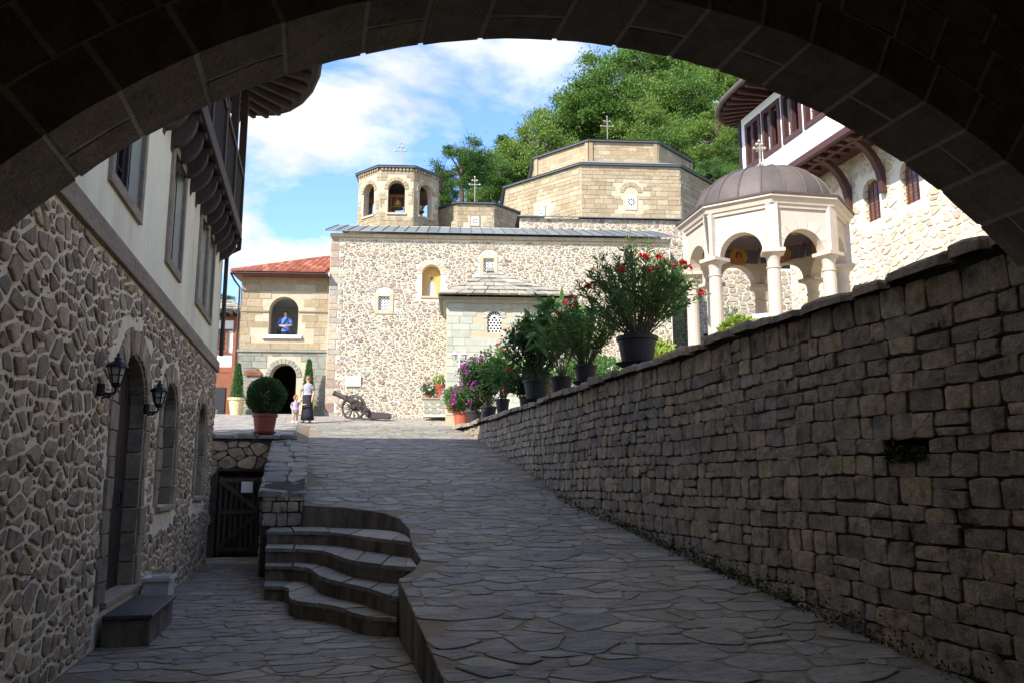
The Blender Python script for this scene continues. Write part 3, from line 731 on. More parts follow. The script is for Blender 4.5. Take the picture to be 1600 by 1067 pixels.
# balcony on curved corbels
bal = part('balcony', MB().box(-1.3, .36, 10.6, 17.5, 6.64, 6.80).bbox(.30, .40, 10.5, 17.56, 6.60, 6.86, .012), dtimber, ho)
for i in range(12):
    y = 10.75 + i*.6
    cor = [(0, 6.05)] + [(.02+.30*math.sin(t*math.pi/2/5)**1.2, 6.12 + .40*(1-math.cos(t*math.pi/2/5))) for t in range(6)] + [(.36, 6.53), (.36, 6.638), (0, 6.638)]
    part('corbel', MB().prism(cor, lambda a, b, w_: (a, w_, b), y+.04, y+.17, rng.random()), gtimber, bal)
    part('soffit_board', MB().box(.005, .29, y+.21, y+.59, 6.60, 6.636), dtimber, bal)
for i in range(58):
    y = 10.65 + i*.12; part('baluster', MB().box(.33, .36, y, y+.035, 6.86, 7.86), dtimber, bal)
part('handrail', MB().bbox(.29, .40, 10.5, 17.5, 7.86, 7.95, .01), dtimber, bal)
for y in (10.6, 12.3, 14.0, 15.7, 17.38): part('post', MB().bbox(.26, .40, y, y+.14, 6.87, 9.85, .01), dtimber, bal)
part('loggia_wall', MB().box(-1.5, -1.3, 10.6, YE, 6.62, 9.8).box(-7, -1.5, YE-.2, YE-.01, 6.6, 9.8), plaster, ho)
part('upper_front_wall', MB().box(-.2, -.002, 4.62, 10.6, 6.62, 9.8), plaster, ho)
# eaves and roof
edge = [(1.8, 4.7), (1.8, 15.9)] + [(1.8 - 1.35*(1-math.cos(t*math.pi/2/6)), 15.9 + 2.9*math.sin(t*math.pi/2/6)) for t in range(1, 7)] + [(-7, 18.8)]
v = [(a, b, 9.98) for a, b in edge] + [(min(a-0.5, -.0) - 3.2, min(b, 16.0), 12.4) for a, b in edge]
n = len(edge)
rf = part('roof', MB().add(v, [(i, i+1, n+i+1, n+i) for i in range(n-1)]).add([(a, b, 10.1) for a, b in edge] + [(a-.1, b-.1, 9.97) for a, b in edge], [(i, i+1, n+i+1, n+i) for i in range(n-1)]), slab, ho)
part('eave_boards', MB().add([(a, b, 9.95) for a, b in edge] + [(-7, 4.7, 9.95)], [tuple(range(n+1))]), dtimber, rf)
for i in range(22):
    y = 5.2 + i*.5
    part('rafter', MB().bbox(-.2, 1.72, y, y+.09, 9.80, 9.945, .008), gtimber, rf)
for t in range(8):
    a = t*math.pi/2/7; e = (1.72 - 1.3*(1-math.cos(a)), 15.95 + 2.75*math.sin(a)); s0 = (.0 - t*.12, 15.9 + t*.1)
    d = Vector((e[0]-s0[0], e[1]-s0[1])).normalized(); nn = (-d[1]*.045, d[0]*.045)
    part('rafter', MB().prism([(s0[0]+nn[0], s0[1]+nn[1]), (e[0]+nn[0], e[1]+nn[1]), (e[0]-nn[0], e[1]-nn[1]), (s0[0]-nn[0], s0[1]-nn[1])], mpF, 9.80, 9.944), gtimber, rf)
part('gutter', MB().tube([(a+.05, b+.03, 10.0) for a, b in edge], .075, 8), dtimber, rf)
part('downpipe', MB().tube([(.42, 17.7, 9.95), (.30, 17.75, 9.7), (.12, 17.98, 9.3), (.08, 18.0, 6.2), (.08, 18.0, 4.2)], .045, 8), black, ho)
part('downpipe', MB().tube([(.36, 17.55, 6.62), (.34, 17.75, 6.45), (.1, 17.95, 6.38)], .05, 8), black, ho)

def lantern(y, label, s):
    L = thing('wall_lantern', label, 'lantern', HF, (0.03, y, 2.4), 'wall lanterns on the house')
    X = .18; Z = 2.50
    part('wall_plate', MB().lathe([(.05*s, -.06), (.06*s, -.05), (.06*s, .05), (.05*s, .06)], (.05, y, Z), 10), black, L)
    part('bracket', MB().tube([(.05, y, Z), (.10, y, Z-.04), (.17, y, Z-.03), (X, y, Z-.01), (X, y, Z+.05)], .014, 6), black, L)
    part('scroll', MB().tube([(.06, y, Z-.08)] + [(.11+.03*math.cos(t*.8), y, Z-.05+.022*math.sin(t*.8)) for t in range(9)], .008, 5), black, L)
    def fru(r0, r1, z0, z1): return MB().lathe([(r0, z0), (r1, z1)], (X, y, Z), 4)
    part('base', MB().lathe([(.03*s, .02), (.075*s, .04), (.085*s, .07)], (X, y, Z), 8), black, L)
    gb = .07; gtp = .07 + .25*s
    part('glazing', MB().lathe([(.08*s, gb), (.135*s, gtp)], (X, y, Z), 6), lampglass, L)
    for k in range(6):
        a = math.pi*2*k/6
        part('frame_bar', MB().tube([(X+.082*s*math.cos(a), y+.082*s*math.sin(a), Z+gb), (X+.137*s*math.cos(a), y+.137*s*math.sin(a), Z+gtp)], .009, 5), black, L)
    part('frame_ring', MB().lathe([(.108*s, gb+.11*s), (.116*s, gb+.11*s), (.116*s, gb+.13*s), (.108*s, gb+.13*s)], (X, y, Z), 6), black, L)
    part('roof', MB().lathe([(.175*s, gtp-.005), (.17*s, gtp+.02), (.10*s, gtp+.08*s), (.06*s, gtp+.10*s), (.05*s, gtp+.13*s), (.065*s, gtp+.14*s), (.03*s, gtp+.17*s), (.02*s, gtp+.19*s), (.03*s, gtp+.21*s), (.0, gtp+.24*s)], (X, y, Z), 12), black, L)
lantern(8.55, 'black iron wall lantern nearest the camera, beside the arched door', .6)
lantern(10.8, 'black iron wall lantern between the door and the first arched window', .6)

ds = thing('doorstep', 'low grey step block with dark slate top in front of the house door', 'step', HF, (.4, 10.0, 0))
part('block', MB().bbox(.06, .50, 9.3, 10.75, -.02, .27, .012), concrete, ds)
part('slate_top', MB().bbox(.06, .53, 9.27, 10.0, .272, .315, .006), M('dark slate', lin(66, 66, 72), .4, 6, .3, .3, 20, spec=.5), ds)
part('slate_top', MB().bbox(.06, .53, 10.01, 10.78, .272, .312, .006), MATS['dark slate'], ds)
bn = thing('plastic_bin', 'grubby white plastic bin standing beside the doorstep', 'bin', HF, (.35, 11.3, 0))
v = [(.13, 11.08, 0), (.38, 11.08, 0), (.38, 11.5, 0), (.13, 11.5, 0), (.1, 11.05, .47), (.40, 11.05, .47), (.40, 11.53, .47), (.1, 11.53, .47), (.12, 11.07, .46), (.385, 11.07, .46), (.385, 11.51, .46), (.12, 11.51, .46), (.14, 11.1, .05), (.37, 11.1, .05), (.37, 11.48, .05), (.14, 11.48, .05)]
part('bin_body', MB().add(v, [(0, 1, 2, 3)] + [(i+o, (i+1) % 4+o, (i+1) % 4+4+o, i+4+o) for o in (0, 4, 8) for i in range(4)] + [(12, 13, 14, 15)]), whiteplastic, bn)
part('rim', MB().box(.08, .42, 11.03, 11.05, .44, .485).box(.08, .42, 11.53, 11.55, .44, .485).box(.08, .1, 11.05, 11.53, .44, .485).box(.40, .42, 11.05, 11.53, .44, .485), whiteplastic, bn)

# ------------------------------------------------------------------ church
CB = 4.1
ch = thing('church', 'stone church with rubble front, octagonal bell tower and two octagonal domes', 'church', CF, (7, 3, CB))
mpK = lambda a, b, w_: (a, -w_, b)
niche = arch_poly(3.77, 4.54, 9.09, 10.02, .40)
lat = [(2.0, 2.48, 8.46, 9.07), (6.29, 6.75, 10.12, 10.74)]
FH = [niche] + [rect(*q) for q in lat]
wl = part('front_wall', holed([(0, 3.6), (14.2, 3.6), (14.2, 11.52), (0, 11.52)], FH, mpK, .5), chmortar, ch)
part('church_body', MB().box(0.01, 14.19, .51, 14, 3.6, 11.5).box(8.2, 17, 3.02, 14, 3.6, 13.3).box(0.3, 8.3, 3, 13.5, 11.5, 13.0), chmortar, ch)
excl = [infl(niche, .17)] + [infl(rect(*q), .14) for q in lat] + [[(1.84, 9.1), (2.64, 9.1), (2.6, 9.3), (2.25, 9.56), (1.9, 9.3)], [(6.12, 10.75), (6.92, 10.75), (6.88, 10.95), (6.52, 11.2), (6.16, 10.95)]]
qu = []
z = 3.7; k = 0
while z < 11.45:
    h = min(rng.uniform(.22, .38), 11.5-z); qu.append(rect(.012, .55 if k % 2 else .34, z+.008, z+h-.008)); z += h; k += 1
emit(wl, 'quoin', qu, mpK, chstone, h=(.015, .03), detail=0)
emit(wl, 'stone', split(voronoi(.4, 14.15, 3.9, 11.44, .195, .112, .036, .46, .42, holes=excl), .25, .028), mpK, chstone, h=(.015, .04), bev=.02, detail=1, jit=.008, minpx=6.5, rest='small_stones')
def stone_frame(parent, a, b, c, d, mp, t=.14, mat=cream):
    for q in (rect(a-t, a+.01, c-t, d+t*.9), rect(b-.01, b+t, c-t, d+t*.9), rect(a+.012, b-.012, c-t, c+.01), rect(a+.012, b-.012, d-.01, d+t*.9)):
        part('frame_block', MB().prism(q, mp, .0, .045, rng.random()), mat, parent)
def lattice(parent, a, b, c, d, mp, nx=4, ny=5):
    W = part('lattice_window', MB().prism(rect(a+.005, b-.005, c+.005, d-.005), mp, -.2, -.18), black, parent)
    m = MB(); ux, uy = (b-a)/nx, (d-c)/ny; t = .014
    def bar(p, q):
        dd = Vector((q[0]-p[0], q[1]-p[1])).normalized(); e = (-dd[1]*t, dd[0]*t)
        m.prism([(p[0]+e[0], p[1]+e[1]), (q[0]+e[0], q[1]+e[1]), (q[0]-e[0], q[1]-e[1]), (p[0]-e[0], p[1]-e[1])], mp, -.12, -.08+rng.uniform(0, .004))
    for s in range(-ny, nx+1):
        for sg in (1, -1):
            pts = []
            for j in range(ny*4+1):
                yy_ = j/4; xx_ = s + yy_ if sg == 1 else s + ny - yy_
                if -.01 <= xx_ <= nx+.01: pts.append((a+xx_*ux, c+yy_*uy))
            if len(pts) > 1: bar(pts[0], pts[-1])
    part('lattice', m, white, W)
for q in lat:
    stone_frame(wl, *q, mpK); lattice(wl, *q, mpK)
    c = (q[0]+q[1])/2; emit(wl, 'relieving_voussoir', arch_ring(c-.36, c+.36, q[3]+.14, .2, 9, .24), mpK, chstone, h=(.02, .03), detail=0, minpx=6)
emit(wl, 'niche_voussoir', arch_ring(3.77, 4.54, 10.02, .22, 11, .40), mpK, cream, h=(.02, .03), detail=0, minpx=6)
mo = part('mosaic', MB().prism(arch_poly(3.78, 4.53, 9.09, 10.02, .39), mpK, -.36, -.34), M('gold mosaic', lin(204, 160, 92), .5, 40, .35, .2, 60), ch)
part('robe', MB().prism([(3.98, 9.1), (4.34, 9.1), (4.36, 9.5), (4.30, 9.74), (4.2, 9.8), (4.1, 9.8), (4.0, 9.72), (3.95, 9.5)], mpK, -.338, -.333), M('mosaic robe', lin(176, 168, 156), .6, 20, .3, .1, 50), mo)
part('halo', MB().prism([(4.155+.15*math.cos(t*.4), 9.93+.15*math.sin(t*.4)) for t in range(16)], mpK, -.338, -.335), gold, mo)
part('face', MB().prism([(4.155+.075*math.cos(t*.4), 9.92+.1*math.sin(t*.4)) for t in range(16)], mpK, -.334, -.331), ochre, mo)
part('sill', MB().bbox(3.72, 4.6, -.06, .3, 9.0, 9.085, .01), cream, mo)
# cornice under the roof
x = -.02
while x < 14.2:
    x1 = min(14.22, x+rng.uniform(.5, .62)); part('cornice_block', MB().bbox(x+.005, x1-.005, -.16, .1, 11.525, 11.66, .008, rng.random()), cream, wl); x = x1
rfc = part('lead_roof', MB().add([(-.2, -.34, 11.69), (14.35, -.34, 11.69), (14.35, -.34, 11.73), (-.2, -.34, 11.73), (-.2, 3.2, 13.05), (14.35, 3.2, 13.05), (-.1, 13, 13.3), (14.35, 13, 13.3)], [(0, 1, 2, 3), (3, 2, 5, 4), (4, 5, 7, 6), (0, 3, 4), (1, 5, 2)]), seam, ch)
x = -.18
while x < 14.3:
    x1 = min(14.33, x+.46)
    part('lead_sheet', MB().add([(x+.012, -.35, 11.736), (x1-.012, -.35, 11.736), (x1-.03, 3.2, 13.06), (x-.006, 3.2, 13.06), (x+.012, -.35, 11.70), (x1-.012, -.35, 11.70)], [(0, 1, 2, 3), (0, 1, 5, 4)], rng.random()), lead, rfc)
    part('seam', MB().tube([(x, -.355, 11.75), (x-.02, 3.2, 13.075)], .018, 5), seam, rfc); x = x1
# second tier: low rubble wall and roof towards the large dome
mpT = lambda a, b, w_: (a, 3.0-w_, b)
t2 = part('upper_wall', MB().box(8.05, 17.2, 3.0, 3.3, 3.8, 13.5), chmortar, ch)
emit(t2, 'stone', voronoi(8.07, 14.3, 12.95, 13.46, .26, .16, .034) + voronoi(14.3, 17.15, 4.0, 13.46, .26, .17, .034), mpT, chstone, h=(.015, .04), bev=.02, detail=1, minpx=7, rest='small_stones')
mpS = lambda a, b, w_: (8.05-w_, a, b)
r2 = part('lead_roof', MB().add([(7.9, 2.8, 13.5), (17.4, 2.8, 13.5), (17.4, 2.8, 13.55), (7.9, 2.8, 13.55), (9.6, 6.4, 14.7), (17.4, 6.4, 14.7), (7.9, 9, 13.55)], [(0, 1, 2, 3), (3, 2, 5, 4), (3, 4, 6), (0, 3, 6)]), seam, ch)
x = 7.95
while x < 17.3:
    x1 = min(17.35, x+.5); dx = 1.65*(1-(x-7.95)/9.4)
    part('lead_sheet', MB().add([(x+.012, 2.79, 13.556), (x1-.012, 2.79, 13.556), (x1+dx*.97-.01, 6.4, 14.705), (x+dx, 6.4, 14.705), (x+.012, 2.79, 13.52), (x1-.012, 2.79, 13.52)], [(0, 1, 2, 3), (0, 1, 5, 4)], rng.random()), lead, r2); x = x1

def face_map(cx, cy, ap, k, n=8, rot=0):
    a = -math.pi/2 + 2*math.pi*k/n + rot; nx_, ny_ = math.cos(a), math.sin(a); tx, ty = -ny_, nx_
    return lambda s, z, w_: (cx + nx_*(ap+w_) + tx*s, cy + ny_*(ap+w_) + ty*s, z)
def octo(cx, cy, ap, z0, z1, n=8, ap2=None):
    rr = ap/math.cos(math.pi/n); r2_ = (ap2 if ap2 is not None else ap)/math.cos(math.pi/n); v = []
    for r_, z in ((rr, z0), (r2_, z1)):
        for k in range(n):
            a = -math.pi/2 + 2*math.pi*(k+.5)/n; v.append((cx+r_*math.cos(a), cy+r_*math.sin(a), z))
    return v, [(i, (i+1) % n, n+(i+1) % n, n+i) for i in range(n)] + [tuple(range(n)), tuple(range(n, 2*n))]
def side(ap, n=8): return 2*ap*math.tan(math.pi/n)
def cross(parent, cx, cy, z, h, mat, fancy=False):
    c = part('cross', MB().lathe([(.03, 0), (.09, .03), (.11, .10), (.06, .17), (.03, .2), (.025, .3)], (cx, cy, z), 10), mat, parent)
    part('shaft', MB().box(cx-.022, cx+.022, cy-.02, cy+.02, z+.2, z+h), mat, c)
    for zz, l in ((z+h*.72, h*.17), (z+h*.86, h*.08)):
        part('arm', MB().box(cx-l, cx+l, cy-.022, cy+.022, zz, zz+.042), mat, c)
        for sx in (-1, 1): part('knob', MB().lathe([(0, -.05), (.04, -.03), (.05, 0), (.04, .03), (0, .05)], (cx+sx*l, cy, zz+.025), 8), mat, c)
    part('knob', MB().lathe([(0, -.05), (.04, -.03), (.05, 0), (.04, .03), (0, .05)], (cx, cy, z+h), 8), mat, c)
    if fancy:
        for k in range(4):
            a = math.pi/4 + k*math.pi/2; part('ray', MB().tube([(cx, cy, z+h*.75), (cx+.13*math.cos(a), cy, z+h*.75+.13*math.sin(a))], .012, 5), mat, c)

# bell tower
BX, BY, BA = 2.27, 6.43, 1.93
s = side(BA)
op = arch_poly(-.40, .40, 14.12, 15.28, .42)
m = MB()
for k in range(8):
    q = holed([(-s/2, 11.6), (s/2, 11.6), (s/2, 16.32), (-s/2, 16.32)], [op], face_map(BX, BY, BA, k), .32, sides=False); m.add(q.v, q.f)
bt = part('bell_tower', m, tufajoint, ch)
for k in (0, 1, 2, 6, 7):
    fm = face_map(BX, BY, BA, k)
    emit(bt, 'block', ashlar(-s/2+.01, s/2-.01, 12.9, 16.18, .2, (.28, .5), .014, holes=[infl(op, .03), infl(arch_poly(-.56, .56, 15.2, 15.29, .58), .02)]), fm, tufa, h=(.012, .022), bev=.008, detail=0, nmax=70, minpx=6, rest='small_blocks')
    emit(bt, 'arch_voussoir', arch_ring(-.40, .40, 15.28, .18, 9, .42), fm, tufa, h=(.03, .045), detail=0, minpx=5)
    part('opening_sill', MB().prism(rect(-.46, .46, 14.02, 14.11), fm, -.3, .07), cream, bt)
    for j in range(9):
        q = -s/2 + .06 + j*(s-.06)/9; part('dentil', MB().prism(rect(q, q+.1, 16.2, 16.32), fm, .0, .1, rng.random()), tufa, bt)
v, f = octo(BX, BY, BA-.02, 13.9, 14.0); part('bell_floor', MB().add(v, f), dtimber, bt)
v, f = octo(BX, BY, BA+.16, 16.33, 16.42); part('eave', MB().add(v, f), seam, bt)
v, f = octo(BX, BY, BA+.2, 16.42, 16.95, ap2=.12); part('roof', MB().add(v, f), lead, bt)
bl = part('bell', MB().lathe([(.29, 0), (.27, .04), (.2, .16), (.165, .32), (.13, .42), (.05, .47), (.03, .55)], (BX, BY-1.0, 14.62), 18), gold, bt)
part('yoke', MB().box(BX-.5, BX+.5, BY-1.08, BY-.92, 15.17, 15.3).box(BX-.38, BX-.30, BY-1.06, BY-.94, 14.0, 15.17).box(BX+.30, BX+.38, BY-1.06, BY-.94, 14.0, 15.17), orangewood, bt)
part('frame_beam', MB().box(BX-1.6, BX+1.6, BY+.2, BY+.4, 15.3, 15.5).box(BX-.9, BX-.8, BY-.5, BY-.4, 14, 15.4).box(BX+.8, BX+.9, BY-.5, BY-.4, 14, 15.4), orangewood, bt)
part('bell', MB().lathe([(.24, 0), (.22, .04), (.16, .16), (.13, .3), (.05, .38)], (BX+1.05, BY-.75, 14.55), 14), gold, bt)
cross(bt, BX, BY, 16.9, 1.5, silver)

def rosette(parent, fm, cx, cz, w_, h_, fr_=cream):
    W = part('rosette_window', MB().prism(rect(cx-w_/2, cx+w_/2, cz-h_/2, cz+h_/2), fm, .0, .03), fr_, parent)
    part('panel', MB().prism(rect(cx-w_/2+.06, cx+w_/2-.06, cz-h_/2+.06, cz+h_/2-.06), fm, .031, .04), white, W)
    r_ = min(w_, h_)/2 - .09; m = MB()
    for k in range(8):
        a = math.pi/4*k; p = (cx+r_*.3*math.cos(a), cz+r_*.3*math.sin(a)); q = (cx+r_*math.cos(a), cz+r_*math.sin(a)); e = (-math.sin(a)*r_*.24, math.cos(a)*r_*.24); mid = (cx+r_*.72*math.cos(a), cz+r_*.72*math.sin(a))
        m.prism([p, (mid[0]+e[0], mid[1]+e[1]), q, (mid[0]-e[0], mid[1]-e[1])], fm, .041, .046)
    part('rosette_holes', m, black, W)
# small drum with glazed cap
SX, SY, SA = 6.05, 8.2, 2.2
s = side(SA); v, f = octo(SX, SY, SA, 12.6, 15.12); dm = part('small_dome', MB().add(v, f), tufajoint, ch)
for k in (0, 1, 2, 6, 7):
    fm = face_map(SX, SY, SA, k)
    hs = [rect(-.26, .26, 13.95, 14.55)] if k == 0 else []
    emit(dm, 'block', ashlar(-s/2+.01, s/2-.01, 13.0, 15.1, .19, (.24, .42), .014, holes=hs), fm, tufa, h=(.01, .022), bev=.008, detail=0, nmax=60, minpx=6, rest='small_blocks')
    if k == 0: rosette(dm, fm, 0, 14.25, .48, .56, tufa)
v, f = octo(SX, SY, SA+.14, 15.13, 15.2); part('eave', MB().add(v, f), seam, dm)
v, f = octo(SX, SY, SA+.16, 15.2, 15.36, ap2=1.25); part('roof', MB().add(v, f), lead, dm)
cap = part('glazed_cap', MB().add(*octo(SX, SY, 1.22, 15.34, 15.8, ap2=.25)), M('blue grey roof glass', lin(120, 160, 168), .15, 3, .1, 0, spec=.6), dm)
for k in range(8):
    a = -math.pi/2 + 2*math.pi*(k+.5)/8; q = 1/math.cos(math.pi/8)
    part('glazing_rib', MB().tube([(SX+1.22*q*math.cos(a), SY+1.22*q*math.sin(a), 15.35), (SX+.25*q*math.cos(a), SY+.25*q*math.sin(a), 15.81)], .025, 5), seam, cap)
cross(dm, SX, SY, 15.78, 1.6, silver)
# large dome, two tiers
DX, DY, DA = 13.95, 12.5, 6.16
s = side(DA); v, f = octo(DX, DY, DA, 13.2, 17.42); bd = part('large_dome', MB().add(v, f), tufajoint, ch)
for k in (0, 1, 2, 6, 7):
    fm = face_map(DX, DY, DA, k); hs = [rect(-.34, .34, 15.05, 16.0)] if k in (0, 7) else []
    if k == 0: hs.append(arch_poly(-.62, .62, 15.95, 16.05, .62))
    emit(bd, 'block', ashlar(-s/2+.012, s/2-.012, 14.2, 17.38, .235, (.3, .62), .016, holes=hs), fm, tufa, h=(.012, .03), bev=.01, detail=0, nmax=130 if k == 0 else 70, minpx=6, rest='small_blocks')
    if k == 0: emit(bd, 'arch_voussoir', arch_ring(-.34, .34, 16.02, .24, 9, .32), fm, tufa, h=(.02, .035), detail=0, minpx=5)
    if k in (0, 7): rosette(bd, fm, 0, 15.52, .62 if k == 0 else .5, .85 if k == 0 else .55, cream if k == 0 else tufa)
v, f = octo(DX, DY, DA+.16, 17.43, 17.52); part('eave', MB().add(v, f), seam, bd)
v, f = octo(DX, DY, DA+.2, 17.52, 18.35, ap2=4.5); part('roof', MB().add(v, f), lead, bd)
s = side(4.45); v, f = octo(DX, DY, 4.45, 17.9, 19.42); ut = part('upper_tier', MB().add(v, f), tufajoint, ch)
for k in (0, 1, 2, 6, 7):
    fm = face_map(DX, DY, 4.45, k)
    emit(ut, 'block', ashlar(-s/2+.22, s/2-.22, 18.3, 19.4, .22, (.4, .75), .012), fm, tufa, h=(.006, .012), bev=.006, detail=0, nmax=40, minpx=6, rest='small_blocks')
    for sg in (-1, 1): part('corner_pier', MB().prism(rect(sg*(s/2-.1)-.1, sg*(s/2-.1)+.1, 18.2, 19.41), fm, .0, .09, rng.random()), tufa, ut)
    for j in range(8):
        q = -s/2 + j*s/8; part('flashing_sheet', MB().prism(rect(q+.02, q+s/8-.02, 18.1, 18.22), fm, .1, .2+.01*(j % 2), rng.random()), lead, ut)
v, f = octo(DX, DY, 4.62, 19.43, 19.52); part('eave', MB().add(v, f), seam, ut)
v, f = octo(DX, DY, 4.66, 19.52, 20.9, ap2=.2); part('roof', MB().add(v, f), lead, ut)
cross(bd, DX, DY, 20.75, 2.2, silver)

# low rubble wall further right behind the pavilion
part('side_wall', MB().box(17.0, 22.6, 3.05, 3.4, 3.8, 11.3), chmortar, ch)
emit(ch, 'side_stone', voronoi(17.0, 22.5, 4.5, 11.2, .34, .2, .04), lambda a, b, w_: (a, 3.05-w_, b), chstone, h=(.015, .04), bev=.02, detail=1, minpx=7, rest='small_side_stones')

# ------------------------------------------------------------------ annexe with stone slab roof
an = thing('church_annexe', 'small pale green ashlar annexe with a stone slab roof against the church front', 'building', CF, (6.8, -1.5, CB))
AV = -2.95
aw = arch_poly(6.38, 6.92, 7.08, 7.62, .27)
AL, AR = 4.86, 9.3
fw = part('front_wall', holed([(AL, 3.6), (AR, 3.6), (AR, 8.32), (AL, 8.32)], [aw], lambda a, b, w_: (a, AV-w_, b), .3), cream, an)
part('side_wall', MB().box(AL, AL+.3, AV+.31, -.02, 3.6, 8.32).box(AR-.3, AR, AV+.31, -.02, 3.6, 8.32), palegreen, an)
emit(fw, 'block', ashlar(AL+.02, AR-.01, 4.0, 8.3, .27, (.4, .8), .012, holes=[infl(aw, .02)], vary=.15), lambda a, b, w_: (a, AV-w_, b), palegreen, h=(.008, .018), bev=.006, detail=0, minpx=7, rest='small_blocks')
emit(an, 'side_block', ashlar(AV+.02, -.03, 4.0, 8.3, .27, (.4, .8), .012, vary=.15), lambda a, b, w_: (AL-w_, a, b), palegreen, h=(.008, .018), bev=.006, detail=0, minpx=5, rest='small_side_blocks')
lw_ = part('arched_window', MB().prism(arch_poly(6.385, 6.915, 7.08, 7.62, .265), lambda a, b, w_: (a, AV-w_, b), -.2, -.18), black, an)
m = MB()
for j in range(5):
    for i in range(4):
        cx_, cz_ = 6.45 + i*.133 + (.066 if j % 2 else 0), 7.14 + j*.105
        if cx_ > 6.9: continue
        ring = [(cx_+.062*math.cos(t*math.pi/4), cz_+.058*math.sin(t*math.pi/4)) for t in range(8)]
        for t in range(8):
            p, q = ring[t], ring[(t+1) % 8]; d = Vector((q[0]-p[0], q[1]-p[1])).normalized(); e = (-d[1]*.013, d[0]*.013)
            m.prism([(p[0]+e[0], p[1]+e[1]), (q[0]+e[0], q[1]+e[1]), (q[0]-e[0], q[1]-e[1]), (p[0]-e[0], p[1]-e[1])], lambda a, b, w_: (a, AV-w_, b), -.1, -.06)
for k in range(9):
    a = math.pi*k/8; p = (6.65+.07*math.cos(a), 7.64+.05*math.sin(a)); q = (6.65+.27*math.cos(a), 7.62+.26*math.sin(a)); d = Vector((q[0]-p[0], q[1]-p[1])).normalized(); e = (-d[1]*.014, d[0]*.014)
    m.prism([(p[0]+e[0], p[1]+e[1]), (q[0]+e[0], q[1]+e[1]), (q[0]-e[0], q[1]-e[1]), (p[0]-e[0], p[1]-e[1])], lambda a, b, w_: (a, AV-w_, b), -.1, -.06)
part('lattice', m, white, lw_)
emit(fw, 'voussoir', arch_ring(6.38, 6.92, 7.62, .17, 9, .27), lambda a, b, w_: (a, AV-w_, b), palegreen, h=(.02, .03), detail=0, minpx=5)
e0, e1, ef = AL-.3, AR+.3, AV-.45
ap_, apy = (6.6, 9.85), -1.2
rv = [(e0, ef, 8.42), (e1, ef, 8.42), (e1, -.02, 8.42), (e0, -.02, 8.42), (ap_[0], apy, ap_[1]), (ap_[0]+.6, -.02, 9.85), (ap_[0], -.02, 9.85)]
ro = part('slab_roof', MB().add(rv, [(0, 1, 4), (1, 2, 5, 4), (0, 4, 6, 3), (4, 5, 6)]).add([(e0, ef, 8.33), (e1, ef, 8.33), (e1, -.02, 8.33), (e0, -.02, 8.33)], [(0, 1, 2, 3)]), greystone, an)
part('cove_moulding', MB().prism(rect(AL-.14, AR+.14, 8.2, 8.33), lambda a, b, w_: (a, w_, b), AV-.16, AV-.001).box(AL-.16, AL-.001, AV, -.03, 8.2, 8.33), palegreen, an)
def tri_slabs(A, B, C, rows, wl_, mat, parent, name='roof_slab'):
    A, B, C = Vector(A), Vector(B), Vector(C); nrm = (B-A).cross(C-A).normalized()
    if nrm.z < 0: nrm = -nrm
    for r_ in range(rows):
        t0, t1 = r_/rows, (r_+1.35)/rows; t1 = min(t1, 1)
        p0, p1 = A.lerp(C, t0), B.lerp(C, t0); q0, q1 = A.lerp(C, t1), B.lerp(C, t1); L = (p1-p0).length; u = -rng.uniform(0, wl_)
        while u < L:
            l = wl_*rng.uniform(.6, 1.5); a, b = max(0, u/L), min(1, (u+l)/L); u += l
            if b-a < .02: continue
            pts = [p0.lerp(p1, a+.006), p0.lerp(p1, b-.006), q0.lerp(q1, b-.006), q0.lerp(q1, a+.006)]
            low = nrm*(.05+.025*rng.random()); hi = nrm*.012; jit = Vector((0, rng.uniform(-.04, .02), 0))
            top = [pts[0]+low+jit, pts[1]+low+jit, pts[2]+hi, pts[3]+hi]; bot = [p-nrm*.005 for p in pts]
            vv = [tuple(p) for p in top+bot]
            part(name, MB().add(vv, [(0, 1, 2, 3), (0, 4, 5, 1), (1, 5, 6, 2), (3, 2, 6, 7), (0, 3, 7, 4)], rng.random()), mat, parent)
tri_slabs(rv[0], rv[1], rv[4], 6, .5, slab, ro); tri_slabs(rv[0], rv[3], rv[4], 5, .5, slab, ro)
part('ridge_stone', MB().bbox(ap_[0]-.2, ap_[0]+.1, apy-.2, apy+.1, 9.82, 9.98, .02), slab, ro)

# ------------------------------------------------------------------ gate building
gb = thing('gate_building', 'tan and grey stone gatehouse with arched loggia and red tiled roof left of the church', 'building', CF, (-1.8, 2, CB))
GV = .25; GL, GR = -3.6, -.02
mpG = lambda a, b, w_: (a, GV-w_, b)
lo = arch_poly(-2.43, -1.25, 7.45, 8.46, .58); gp = arch_poly(-2.27, -1.22, 4.0, 5.75, .53)
f1 = part('front_wall', holed([(GL, 3.6), (GR, 3.6), (GR, 9.85), (GL, 9.85)], [lo, gp], mpG, .45), tufajoint, gb)
emit(f1, 'tufa_block', ashlar(GL+.01, GR-.01, 6.86, 9.82, .3, (.4, .85), .010, holes=[infl(lo, .02), infl(rect(-2.64, -1.05, 7.25, 7.45), .02)], vary=.2), mpG, tufa, h=(.008, .02), bev=.006, detail=0, minpx=7, rest='small_tufa_blocks')
emit(f1, 'grey_block', ashlar(GL+.01, GR-.01, 3.95, 6.74, .26, (.3, .62), .016, holes=[infl(gp, .02), arch_poly(-2.5, -.99, 5.6, 5.74, .76)], vary=.2), mpG, greystone, h=(.01, .025), bev=.008, detail=0, minpx=6, rest='small_grey_blocks')
emit(f1, 'voussoir', arch_ring(-2.27, -1.22, 5.75, .2, 13, .53), mpG, greystone, h=(.025, .04), detail=0, minpx=4)
part('string_course', MB().prism(rect(GL-.04, GR+.0, 6.76, 6.84), mpG, .0, .08), greystone, f1)
